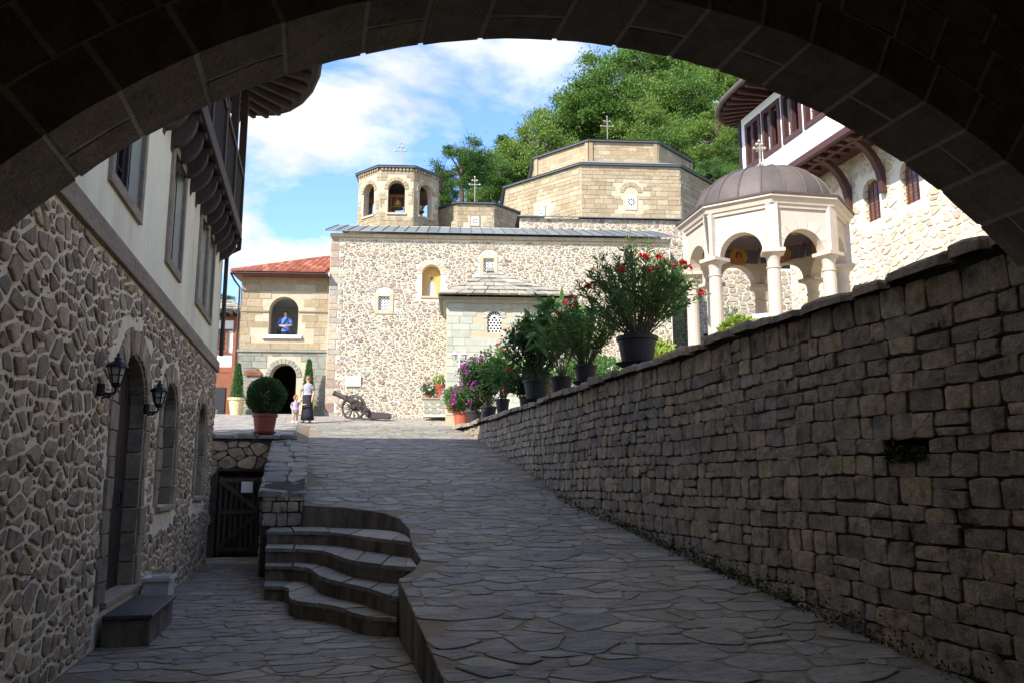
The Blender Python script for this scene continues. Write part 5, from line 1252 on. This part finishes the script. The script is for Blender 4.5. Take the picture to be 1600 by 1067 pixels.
# flowers at the foot of the church wall
q = CF.w((4.45, -.55, 0))
fb = thing('stone_planter', 'low stone block planter at the foot of the church wall', 'planter', WF, (q[0], q[1], 4.2))
part('core', MB().box(q[0]-.48, q[0]+.48, q[1]-.28, q[1]+.28, 4.1, 4.78), chmortar, fb)
emit(fb, 'stone', ashlar(q[0]-.48, q[0]+.48, 4.2, 4.76, .19, (.3, .5), .02), lambda a, b_, w_: (a, q[1]-.28-w_, b_), greystone, h=(.02, .03), detail=1, minpx=3)
part('slab', MB().bbox(q[0]-.55, q[0]+.55, q[1]-.34, q[1]+.3, 4.78, 4.84, .01), greystone, fb)
fr, b = at(q[0]+.15, q[1], 4.841); t = thing('flower_bowl', 'shallow terracotta bowl of pale flowers on the stone planter', 'potted plant', fr, b)
part('bowl', MB().lathe([(.14, 0), (.18, .3), (.26, .45), (.3, .55), (.27, .55), (.02, .5)], n=18), terra, t); bushy(t, (0, 0, .72), .35, .22, 700, yleaf, .1, .05); blossoms(t, (0, 0, .75), .33, .25, 10, wpetal, .07)
fr, b = at(q[0]-.3, q[1]-.05, 4.841); t = thing('flower_pot', 'small dark leaved pot with white blossoms at the planter edge', 'potted plant', fr, b)
part('pot', MB().lathe([(.09, 0), (.13, .2), (.12, .2), (.01, .17)], n=14), terra, t); bushy(t, (0, 0, .38), .35, .3, 900, dleaf, .08, .05); blossoms(t, (-.1, -.1, .4), .35, .25, 14, wpetal, .06)
q2 = CF.w((5.25, -3.6, 0)); fr, b = at(q2[0]-.1, q2[1], 4.05); t = thing('flower_pot', 'terracotta pot overflowing with white flowers in front of the annexe corner', 'potted plant', fr, b)
part('pot', MB().lathe([(.2, 0), (.27, .38), (.3, .4), (.3, .46), (.27, .46), (.02, .42)], n=18), terra, t); bushy(t, (0, 0, .62), .45, .3, 1300, dleaf, .08, .05); blossoms(t, (0, -.05, .65), .45, .3, 34, wpetal, .07)
# garden planting behind the wall
for i, (x, y, r_, h_, mt, lab) in enumerate([(9.2, 16.2, .5, .28, yleaf, 'yellow green shrub between the oleander and the pavilion columns'), (9.6, 13.6, .4, .25, yleaf, 'low yellow green bush behind the largest pot'), (9.2, 20.8, .9, .6, bigleaf, 'soft green shrub behind the middle pots'), (9.0, 24.5, .9, .7, oleaf, 'green shrub growing behind the small pots'), (11.3, 21.3, .5, .5, yleaf, 'small yellow bush seen between the pavilion columns')]):
    p = HF.w((x, y, 0)); fr, b = at(p[0], p[1], gardz(x, y)-.05); t = thing('garden_shrub', lab, 'shrub', fr, b, 'shrubs in the garden behind the wall')
    bushy(t, (0, 0, h_), r_, h_, 2200, mt, .12, .06); part('stem', MB().tube([(0, 0, 0), (0, 0, h_)], .03, 6), bark, t)
    if i in (0, 2): blossoms(t, (0, 0, h_), r_, h_, 14, wpetal if i else red, .07)
# climbers
def climber(name, label, fr_, base, w_, h_, n, mat, ll):
    t = thing(name, label, 'climbing plant', fr_, base); lf = MB(); st = MB()
    for s_ in range(9):
        x0 = rng.uniform(-w_/2, w_/2); P = [(base[0]+x0*.4, base[1]-.08, base[2])]
        for k in range(1, 8): P.append((base[0] + x0*(.4+.6*k/7) + rng.uniform(-.08, .08), base[1]-.08-rng.uniform(0, .12), base[2]+h_*k/7*rng.uniform(.9, 1)))
        st.tube(P, .012, 5)
        for j in range(n//9):
            k = rng.randrange(7); p = Vector(P[k]).lerp(Vector(P[k+1]), rng.random()); lf.leaf(p + rdir(-1)*.12, rdir(-1)+Vector((0, -.4, -.3)), ll*rng.uniform(.6, 1.2), ll*.4, rng.random())
    part('vines', st, bark, t); part('foliage', lf, mat, t)
climber('wall_climber', 'silvery climbing plant on the church wall beside the pavilion', CF, (15.6, 2.9, 5.0), 1.8, 7.0, 2600, blueleaf, .16)
climber('trellis_climber', 'blue green hanging conifer foliage behind the pavilion columns', CF, (16.9, 1.2, 4.6), .9, 4.6, 900, blueleaf, .2)
sh = thing('garden_shelter', 'small dark roofed shelter glimpsed behind the pavilion columns', 'shelter', CF, (17.3, 1.6, 4.6))
part('roof', MB().add([(16.4, .8, 7.6), (18.6, .8, 7.3), (18.6, 2.9, 7.9), (16.4, 2.9, 8.2), (16.4, .8, 7.5), (18.6, .8, 7.2), (18.6, 2.9, 7.8), (16.4, 2.9, 8.1)], [(0, 1, 2, 3), (4, 5, 6, 7), (0, 1, 5, 4), (1, 2, 6, 5), (0, 3, 7, 4)]), dtimber, sh)
part('post', MB().box(18.2, 18.3, .95, 1.05, 4.6, 7.25), dtimber, sh); part('post', MB().box(16.6, 16.7, .95, 1.05, 4.6, 7.5), dtimber, sh)

# street lamp with twin heads near the annexe
q = CF.w((5.35, -3.25, 0))
sl_ = thing('twin_lamp', 'white two headed lamp post in front of the annexe wall', 'lamp', WF, (q[0], q[1], 4.05))
X, Y, Z = q[0], q[1], 4.05
part('post', MB().lathe([(.09, 0), (.07, .1), (.035, .2), (.03, 1.9), (.05, 1.95), (.02, 2.0)], (X, Y, Z), 10), whiteplastic, sl_)
for s_ in (-1, 1):
    part('arm', MB().tube([(X, Y, Z+1.85), (X+s_*.1, Y, Z+1.8), (X+s_*.18, Y, Z+1.85), (X+s_*.18, Y, Z+1.95)], .015, 6), whiteplastic, sl_)
    hd = part('lamp_head', MB().lathe([(.05, 0), (.1, .18)], (X+s_*.18, Y, Z+1.96), 6), lampglass, sl_)
    part('cap', MB().lathe([(.13, .18), (.12, .2), (.05, .28), (.02, .34), (0, .36)], (X+s_*.18, Y, Z+1.96), 8), whiteplastic, hd)
    for k in range(6): a = k*math.pi/3; part('bar', MB().tube([(X+s_*.18+.05*math.cos(a), Y+.05*math.sin(a), Z+1.96), (X+s_*.18+.1*math.cos(a), Y+.1*math.sin(a), Z+2.14)], .007, 4), black, hd)
q = CF.w((14.55, 2.6, 9.6)); wlq = thing('wall_lantern', 'small lantern on a bracket high on the church wall beside the oleander top', 'lantern', CF, (14.55, 2.98, 9.6), 'wall lanterns')
part('bracket', MB().tube([(14.55, 2.97, 9.7), (14.55, 2.7, 9.65), (14.55, 2.55, 9.8)], .02, 6), black, wlq)
part('glazing', MB().lathe([(.09, 0), (.15, .4)], (14.55, 2.55, 9.85), 6), lampglass, wlq); part('cap', MB().lathe([(.19, .4), (.08, .52), (.03, .6), (0, .66)], (14.55, 2.55, 9.85), 8), black, wlq)
qx = CF.w((-4.3, -.6, 0)); wb = thing('white_box', 'small white block standing at the left end of the gatehouse steps', 'box', WF, (qx[0], qx[1], 4.0))
part('box_body', MB().bbox(qx[0]-.2, qx[0]+.2, qx[1]-.2, qx[1]+.2, 3.95, 4.32, .02), whiteplastic, wb); part('lid', MB().bbox(qx[0]-.22, qx[0]+.22, qx[1]-.22, qx[1]+.22, 4.321, 4.36, .01), whiteplastic, wb)

# ------------------------------------------------------------------ cannon
cq = CF.w((1.5, -1.35, 0)); CR = R(3.6-6)
frc = Fr(CR, cq[0], cq[1]); zc = 3.92
ca = thing('cannon', 'old dark iron cannon on spoked wheels in front of the church wall', 'cannon', frc, (0, 0, zc))
def wheel(x, y, r_, yaw):
    wv = part('wheel', MB().lathe([(.07, -.09), (.08, -.05), (.08, .05), (.07, .09)], (0, 0, 0), 12), iron, ca)
    W = INFO[ca.name][1]
    m_ = MB(); n = 24
    for k in range(n):
        a = 2*math.pi*k/n
        for (rr, yy_) in ((r_, -.035), (r_, .035), (r_-.055, .035), (r_-.055, -.035)): m_.v.append((rr*math.cos(a), yy_, rr*math.sin(a))); m_.r.append(.5)
    for k in range(n):
        for j in range(4): m_.f.append((k*4+j, k*4+(j+1) % 4, ((k+1) % n)*4+(j+1) % 4, ((k+1) % n)*4+j))
    def put(mb): mb.v = [(a+x, b+y, c+zc+r_) for a, b, c in mb.v]; return mb
    part('rim', put(m_), iron, wv)
    for k in range(12):
        a = 2*math.pi*k/12+.1; part('spoke', put(MB().tube([(.06*math.cos(a), 0, .06*math.sin(a)), ((r_-.04)*math.cos(a), 0, (r_-.04)*math.sin(a))], .018, 5)), iron, wv)
    # hub turned on its side
    me = wv.data
    for v_ in me.vertices: c = v_.co.copy(); c += Vector(W); v_.co = Vector((c.x+x, c.z+y, c.y+zc+r_)) - Vector(W)
wheel(-.1, -.38, .47, 0); wheel(-.28, .38, .47, 0)
def mpc(a, b, w_): return (a, w_, b)
bar = MB(); pr_ = [(.0, -.52), (.05, -.52), (.07, -.48), (.03, -.44), (.09, -.40), (.13, -.36), (.125, -.1), (.115, -.08), (.11, .3), (.098, .32), (.085, .78), (.105, .80), (.105, .86), (.06, .86), (.055, .7), (0, .7)]
bar.lathe(pr_, n=16)
el = R(24); rot = Matrix.Rotation(-(math.pi/2-el), 4, 'Y')
bar.v = [tuple(rot @ Vector(p) + Vector((-.2, 0, zc+.70))) for p in bar.v]
bp = part('barrel', bar, iron, ca, smooth=False)
for t_ in (-.1, .32): 
    rg_ = MB().lathe([(.12, t_), (.14, t_+.01), (.14, t_+.05), (.12, t_+.06)], n=16); rg_.v = [tuple(rot @ Vector(p) + Vector((-.2, 0, zc+.70))) for p in rg_.v]; part('band', rg_, iron, bp)
part('axle', MB().tube([(-.19, -.5, zc+.47), (-.19, .5, zc+.47)], .045, 8), iron, ca)
for y in (-.16, .16):
    part('carriage_cheek', MB().prism([(-.35, zc+.45), (-.2, zc+.72), (.1, zc+.66), (.42, zc+.38), (.5, zc+.3), (1.25, zc+.24), (1.25, zc+.1), (1.18, zc+.04), (.45, zc+.05), (.1, zc+.36)], mpc, y-.035, y+.035), iron, ca)
part('trail_block', MB().bbox(.5, 1.1, -.12, .12, zc+.08, zc+.22, .01), iron, ca)

# ------------------------------------------------------------------ people
def body(parent, joints, edges, rootv, mat, lift):
    names = list(joints); me = bpy.data.meshes.new('body')
    me.from_pydata([(joints[n][0], joints[n][1], joints[n][2]+lift) for n in names], [(names.index(a), names.index(b)) for a, b in edges], [])
    o = bpy.data.objects.new('body', me); COL.objects.link(o); o.parent = parent; me.materials.append(mat)
    md = o.modifiers.new('skin', 'SKIN'); md.use_smooth_shade = True
    if not me.skin_vertices: me.skin_vertices.new()
    sv = me.skin_vertices[0].data
    for i, n in enumerate(names): r_ = joints[n][3]; sv[i].radius = (r_, joints[n][4] if len(joints[n]) > 4 else r_); sv[i].use_root = (n == rootv)
    s_ = o.modifiers.new('smooth', 'SUBSURF'); s_.levels = 2; s_.render_levels = 2
    return o
def hand(J, E, wrist, name, d, side_, s=1.0):
    """palm, four fingers of different length and a thumb leaving the side of the palm"""
    d = Vector(d).normalized(); sd_ = Vector(side_).normalized(); w0 = Vector(J[wrist][:3]); up_ = d.cross(sd_)
    pm = w0 + d*.06*s; J[name+'palm'] = (*pm, .022*s, .03*s); E.append((wrist, name+'palm'))
    for i, (off_, L) in enumerate(((-.027, .062), (-.009, .075), (.009, .07), (.026, .055))):
        k = pm + d*.03*s + sd_*off_*s; m_ = k + d*L*.55*s - up_*.004*s; t_ = k + d*L*s*.95 - up_*.018*s
        J[f'{name}k{i}'] = (*k, .009*s); J[f'{name}m{i}'] = (*m_, .008*s); J[f'{name}t{i}'] = (*t_, .007*s); E += [(name+'palm', f'{name}k{i}'), (f'{name}k{i}', f'{name}m{i}'), (f'{name}m{i}', f'{name}t{i}')]
    a = pm - d*.02*s - sd_*.035*s; b = a + d*.035*s - sd_*.02*s
    J[name+'th0'] = (*a, .010*s); J[name+'th1'] = (*b, .008*s); E += [(name+'palm', name+'th0'), (name+'th0', name+'th1')]
def head_parts(parent, x, y, z, s, hm, long=False, face=-1.5708):
    # hair shell open at the face, with eyes and mouth
    v = []; f = []; nu, nv = 14, 8
    for j in range(nv+1):
        ph = math.pi*(j/nv)*(.72 if not long else .8)
        for i in range(nu):
            a = 2*math.pi*i/nu; r_ = math.sin(ph); front = max(0, math.cos(a-face)); cut = ph > 1.0 and front > .55
            k = .8 if cut else 1.0
            v.append((x + .088*s*k*r_*math.cos(a) - math.cos(face)*.012*s, y + .098*s*k*r_*math.sin(a) - math.sin(face)*.012*s, z + .03*s + .115*s*math.cos(ph)))
    for j in range(nv):
        for i in range(nu): f.append((j*nu+i, j*nu+(i+1) % nu, (j+1)*nu+(i+1) % nu, (j+1)*nu+i))
    part('hair', MB().add(v, f), hm, parent)
    fx, fy = math.cos(face), math.sin(face); tx_, ty_ = -fy, fx
    for sg_ in (-1, 1):
        part('eye', MB().lathe([(0, -.009*s), (.011*s, 0), (0, .009*s)], (x+fx*.088*s+tx_*sg_*.032*s, y+fy*.088*s+ty_*sg_*.032*s, z+.005*s), 8), black, parent)
        part('ear', MB().lathe([(0, -.03*s), (.014*s, 0), (0, .03*s)], (x+tx_*sg_*.082*s, y+ty_*sg_*.082*s, z-.005*s), 8), skinm, parent)
    part('mouth', MB().box(x+fx*.088*s-.02*s, x+fx*.088*s+.02*s, y+fy*.088*s-.006*s, y+fy*.088*s+.006*s, z-.055*s, z-.047*s), red, parent)
def head_joints(J, E, neck, x, y, z, s, face=-1.5708):
    J['hd0'] = (x, y, z-.05*s, .062*s, .07*s); J['hd1'] = (x, y, z+.02*s, .076*s, .086*s); J['hd2'] = (x, y, z+.085*s, .055*s, .064*s)
    J['nose'] = (x+math.cos(face)*.096*s, y+math.sin(face)*.096*s, z-.02*s, .012*s); E += [(neck, 'hd0'), ('hd0', 'hd1'), ('hd1', 'hd2'), ('hd1', 'nose')]
# woman
q = CF.w((-.05, -3.5, 0)); fr = Fr(R(-20), q[0], q[1]); zg = zr(HF.inv(q)[1])+.012
wm = thing('person', 'person in grey top and long black skirt walking with a small child', 'person', fr, (0, 0, zg), 'people in the courtyard')
J = {'pel': (0, 0, .93, .14, .11), 'sp': (0, .01, 1.12, .12, .095), 'chest': (0, 0, 1.27, .14, .10), 'nk0': (0, .0, 1.38, .07), 'nk': (0, -.005, 1.44, .048),
     'shL': (-.17, 0, 1.345, .052), 'elL': (-.225, .02, 1.08, .04), 'wrL': (-.22, -.05, .86, .028), 'shR': (.17, 0, 1.345, .052), 'elR': (.22, .04, 1.08, .04), 'wrR': (.20, -.02, .86, .028),
     'hpL': (-.09, 0, .86, .1), 'knL': (-.09, -.06, .48, .062), 'anL': (-.09, -.02, .09, .036), 'toL': (-.09, -.17, .035, .032), 'hpR': (.09, 0, .86, .1), 'knR': (.09, .05, .48, .062), 'anR': (.10, .12, .10, .036), 'toR': (.11, -.02, .04, .032)}
E = [('pel', 'sp'), ('sp', 'chest'), ('chest', 'nk0'), ('nk0', 'nk'), ('chest', 'shL'), ('shL', 'elL'), ('elL', 'wrL'), ('chest', 'shR'), ('shR', 'elR'), ('elR', 'wrR'), ('pel', 'hpL'), ('hpL', 'knL'), ('knL', 'anL'), ('anL', 'toL'), ('pel', 'hpR'), ('hpR', 'knR'), ('knR', 'anR'), ('anR', 'toR')]
head_joints(J, E, 'nk', 0, -.01, 1.555, 1.0, R(-60)); hand(J, E, 'wrL', 'L', (-.1, -.1, -1), (0, 1, 0)); hand(J, E, 'wrR', 'R', (0, -.1, -1), (0, -1, 0))
body(wm, J, E, 'pel', skinm, 0)
Zl = lambda rings: [(a, b, c+zg, d, e) for a, b, c, d, e in rings]
part('skirt', MB().loft(Zl([(0, 0, 1.04, .145, .115), (0, 0, .9, .185, .15), (0, 0, .6, .2, .18), (.01, .0, .3, .225, .2), (.02, 0, .10, .25, .22)]), 18), skirtm, wm, smooth=True)
part('shirt', MB().loft(Zl([(0, 0, .99, .168, .132), (0, 0, 1.1, .155, .122), (0, 0, 1.25, .178, .128), (0, 0, 1.34, .175, .115), (0, 0, 1.40, .09, .08)]), 18).tube([(-.14, 0, 1.345+zg), (-.19, .0, 1.26+zg), (-.212, .01, 1.17+zg)], [.07, .066, .064], 10).tube([(.14, 0, 1.345+zg), (.19, .01, 1.26+zg), (.212, .02, 1.17+zg)], [.07, .066, .064], 10), shirtg, wm, smooth=True)
head_parts(wm, 0, -.01, 1.555+zg, 1.0, hairm, True, R(-60))
part('sunglasses', MB().box(-.01, .10, -.115, -.075, 1.555+zg, 1.59+zg), black, wm)
part('sandal', MB().bbox(-.13, -.05, -.20, .03, .0+zg, .025+zg, .008), dtimber, wm); part('sandal', MB().bbox(.065, .15, -.06, .17, .0+zg, .025+zg, .008), dtimber, wm)
# child
q = CF.w((-.42, -3.75, 0)); fr = Fr(R(15), q[0], q[1]); zg = zr(HF.inv(q)[1])+.012; k = .62
cdp = thing('person', 'small child in lilac clothes holding out an arm beside the walking adult', 'person', fr, (0, 0, zg), 'people in the courtyard')
J = {'pel': (0, 0, .46, .085, .07), 'sp': (0, 0, .57, .085, .07), 'chest': (0, 0, .67, .09, .07), 'nk0': (0, 0, .74, .045), 'nk': (0, 0, .77, .036),
     'shL': (-.11, 0, .715, .034), 'elL': (-.15, .02, .58, .028), 'wrL': (-.12, -.08, .50, .021), 'shR': (.11, 0, .715, .034), 'elR': (.18, -.06, .62, .028), 'wrR': (.30, -.09, .66, .021),
     'hpL': (-.055, 0, .43, .065), 'knL': (-.06, -.06, .26, .045), 'anL': (-.06, .0, .06, .028), 'toL': (-.06, -.09, .025, .024), 'hpR': (.055, 0, .43, .065), 'knR': (.06, .02, .26, .045), 'anR': (.07, .08, .07, .028), 'toR': (.07, -.01, .025, .024)}
E = [('pel', 'sp'), ('sp', 'chest'), ('chest', 'nk0'), ('nk0', 'nk'), ('chest', 'shL'), ('shL', 'elL'), ('elL', 'wrL'), ('chest', 'shR'), ('shR', 'elR'), ('elR', 'wrR'), ('pel', 'hpL'), ('hpL', 'knL'), ('knL', 'anL'), ('anL', 'toL'), ('pel', 'hpR'), ('hpR', 'knR'), ('knR', 'anR'), ('anR', 'toR')]
head_joints(J, E, 'nk', 0, 0, .875, .92, R(-40)); hand(J, E, 'wrL', 'L', (.2, -.6, -.6), (1, 0, 0), .6); hand(J, E, 'wrR', 'R', (1, -.1, .1), (0, 1, 0), .6)
body(cdp, J, E, 'pel', skinm, 0)
part('shirt', MB().loft(Zl([(0, 0, .47, .115, .095), (0, 0, .58, .108, .09), (0, 0, .68, .112, .086), (0, 0, .74, .085, .07), (0, 0, .765, .05, .045)]), 14).tube([(-.09, 0, .715+zg), (-.14, .01, .62+zg)], [.046, .042], 8).tube([(.09, 0, .715+zg), (.155, -.03, .66+zg)], [.046, .042], 8), shirtl, cdp, smooth=True)
part('shorts', MB().loft(Zl([(0, 0, .50, .105, .088), (0, 0, .42, .12, .1), (0, 0, .34, .128, .105)]), 14), shirtg, cdp, smooth=True)
head_parts(cdp, 0, 0, .875+zg, .92, hairm, False, R(-40))
for s_, yy_ in ((-1, -.04), (1, .04)): part('shoe', MB().loft([(s_*.063, yy_, .0+zg, .04, .085), (s_*.063, yy_, .035+zg, .042, .085), (s_*.063, yy_+.02, .07+zg, .034, .05)], 10), paper, cdp)
# man at the loggia sill
q = CF.w((-1.88, .78, 0)); fr = Fr(R(3.6), q[0], q[1]); zg = 6.82
mn = thing('person', 'person in a blue shirt with dark shoulder strap standing in the loggia arch', 'person', fr, (0, 0, zg))
zs_ = .56
J = {'pel': (0, 0, .95, .15, .11), 'sp': (0, 0, 1.12, .14, .11), 'chest': (0, 0, 1.30, .16, .12), 'nk0': (0, 0, 1.43, .08), 'nk': (0, -.005, 1.49, .06),
     'shL': (-.20, 0, 1.40, .06), 'elL': (-.27, -.03, 1.13, .047), 'wrL': (-.09, -.24, 1.06, .033), 'shR': (.20, 0, 1.40, .06), 'elR': (.27, -.03, 1.13, .047), 'wrR': (.09, -.24, 1.06, .033),
     'hpL': (-.1, 0, .88, .11), 'knL': (-.1, -.01, .72, .08), 'anL': (-.1, 0, .64, .05), 'hpR': (.1, 0, .88, .11), 'knR': (.1, -.01, .72, .08), 'anR': (.1, 0, .64, .05)}
E = [('pel', 'sp'), ('sp', 'chest'), ('chest', 'nk0'), ('nk0', 'nk'), ('chest', 'shL'), ('shL', 'elL'), ('elL', 'wrL'), ('chest', 'shR'), ('shR', 'elR'), ('elR', 'wrR'), ('pel', 'hpL'), ('hpL', 'knL'), ('knL', 'anL'), ('pel', 'hpR'), ('hpR', 'knR'), ('knR', 'anR')]
head_joints(J, E, 'nk', 0, -.01, 1.60, 1.0); hand(J, E, 'wrL', 'L', (1, -.2, 0), (0, 0, 1)); hand(J, E, 'wrR', 'R', (-1, -.25, .05), (0, 0, -1))
body(mn, J, E, 'pel', skinm, 0)
part('shirt', MB().loft(Zl([(0, 0, .86, .19, .145), (0, 0, 1.02, .185, .145), (0, 0, 1.2, .195, .15), (0, 0, 1.35, .205, .145), (0, 0, 1.43, .15, .11), (0, 0, 1.47, .075, .07)]), 18).tube([(-.17, 0, 1.40+zg), (-.235, -.01, 1.28+zg), (-.265, -.025, 1.16+zg)], [.082, .076, .07], 10).tube([(.17, 0, 1.40+zg), (.235, -.01, 1.28+zg), (.265, -.025, 1.16+zg)], [.082, .076, .07], 10), shirtb, mn, smooth=True)
part('trousers', MB().loft(Zl([(0, 0, .90, .18, .135), (0, 0, .78, .19, .14), (0, 0, .6, .19, .13)]), 14), skirtm, mn, smooth=True)
part('shoulder_strap', MB().tube([(.13, -.06, 1.45+zg), (.06, -.155, 1.32+zg), (-.06, -.165, 1.12+zg), (-.17, -.13, .92+zg)], .022, 6), black, mn)
part('bag', MB().bbox(-.30, -.16, -.14, .06, .68+zg, .92+zg, .02), skirtm, mn)
head_parts(mn, 0, -.01, 1.60+zg, 1.0, dhair)

# ------------------------------------------------------------------ trees
def tree_proto(seed, lmat, nl, lobes, tall):
    r0 = random.Random(seed); tr = MB(); cr = MB()
    tr.tube([(0, 0, -1.5), (.02, 0, -.6), (.0, .02, 0), (.02, 0, .5)], [.09, .075, .06, .03], 8)
    L = []
    for i in range(lobes):
        while True:
            d = Vector((r0.uniform(-1, 1), r0.uniform(-1, 1), r0.uniform(-.75, 1)))
            if .45 < d.length < .92: break
        d.z *= tall; k = r0.uniform(.13, .32); L.append((d, k))
        s0 = Vector((0, 0, r0.uniform(-.7, .2))); mid = s0.lerp(d, .5) + Vector((0, 0, .08)); tr.tube([s0, mid, d], [.028, .018, .007], 5)
    for i in range(nl):
        o, k = L[r0.randrange(lobes)]
        while True:
            d = Vector((r0.uniform(-1, 1), r0.uniform(-1, 1), r0.uniform(-1, 1)))
            if .05 < d.length < 1: break
        d.normalize(); t_ = k*abs(r0.gauss(.72, .36))
        if d.z < -.2 and r0.random() < .6: d.z = -d.z
        p = (o.x+d.x*t_, o.y+d.y*t_, o.z+d.z*t_*.75)
        cr.leaf(p, d + Vector((r0.uniform(-1, 1), r0.uniform(-1, 1), r0.uniform(-.6, 1))), r0.uniform(.035, .075), r0.uniform(.022, .042), min(1, max(0, r0.gauss(.5, .25) + (k-.22)*2)))
    return tr, cr
PR_ = []
for i, (sd_, lm, nl, lb, tl) in enumerate([(1, leafA, 19000, 52, 1.0), (2, leafB, 19000, 46, 1.1), (3, leafC, 18000, 44, .95), (4, leafA, 24000, 64, 1.25)]):
    tr, cr = tree_proto(sd_, lm, nl, lb, tl)
    a = link_mesh('trunk', tr, bark); b = link_mesh('crown', cr, lm); PR_.append((a.data, b.data)); bpy.data.objects.remove(a); bpy.data.objects.remove(b)
def unp(px, py, Y):
    a = (px-800)/1291; c = (533.5-py)/1291; t_ = Y/(cp_-c*sp_); return (a*t_, Y, 1.65+(sp_+c*cp_)*t_)
TREES = [  # x, y, z of crown centre, radius, kind, label
]
def add_tree(px, py, Y, rpx, kind, label, group='trees on the wooded hillside'):
    c = unp(px, py, Y); r_ = rpx*Y/1291*1.03
    fr = Fr(rng.uniform(0, 6.28), c[0], c[1]); zb_ = c[2] - 1.5*r_
    t_ = thing('broadleaf_tree', label, 'tree', fr, (0, 0, zb_), group)
    for nm, me in zip(('trunk', 'crown'), PR_[kind]):
        o = bpy.data.objects.new(nm, me); COL.objects.link(o); o.parent = t_; o.location = (0, 0, 1.5*r_); o.scale = (r_, r_, r_*rng.uniform(.9, 1.05))
MASS = 'leafy green tree in the dense wood covering the hillside behind the domes'
add_tree(722, 262, 58, 50, 2, 'dark round tree between the bell tower and the small dome')
add_tree(835, 250, 66, 66, 1, 'bright green tree just left of the tall tree')
add_tree(945, 160, 74, 80, 3, 'tallest tree on the hill, standing out above the wood with a ragged crown')
add_tree(1120, 215, 60, 52, 1, 'yellowish green tree against the corner of the residence')
add_tree(1102, 285, 55, 42, 2, 'dark low tree between the large dome and the pavilion')
for (x, y, Y, r_, k) in [(775, 285, 64, 46, 0), (800, 250, 70, 50, 2), (880, 215, 76, 58, 0), (890, 270, 68, 50, 1), (1000, 215, 72, 62, 1), (1010, 120, 88, 66, 0), (1065, 170, 80, 66, 0), (1085, 110, 95, 70, 2), (1060, 240, 66, 56, 0), (1020, 262, 62, 44, 2), (1140, 150, 85, 62, 1), (1180, 190, 78, 60, 0), (1030, 90, 105, 60, 3), (1150, 90, 105, 80, 0), (1220, 140, 92, 80, 2), (1250, 230, 75, 70, 1), (985, 180, 90, 60, 2), (1330, 200, 85, 90, 0), (930, 240, 84, 60, 0), (860, 300, 72, 46, 2), (760, 320, 68, 40, 1), (1300, 100, 110, 90, 1), (690, 300, 70, 34, 0), (1135, 300, 58, 42, 0), (1092, 322, 54, 36, 1), (1160, 255, 66, 52, 2), (1030, 175, 82, 60, 1), (820, 300, 66, 44, 0), (905, 175, 86, 46, 2), (1060, 130, 92, 60, 1)]:
    add_tree(x, y, Y, r_, k, MASS)
add_tree(353, 474, 60, 16, 0, 'small distant tree peeping over the timber house roof', None)
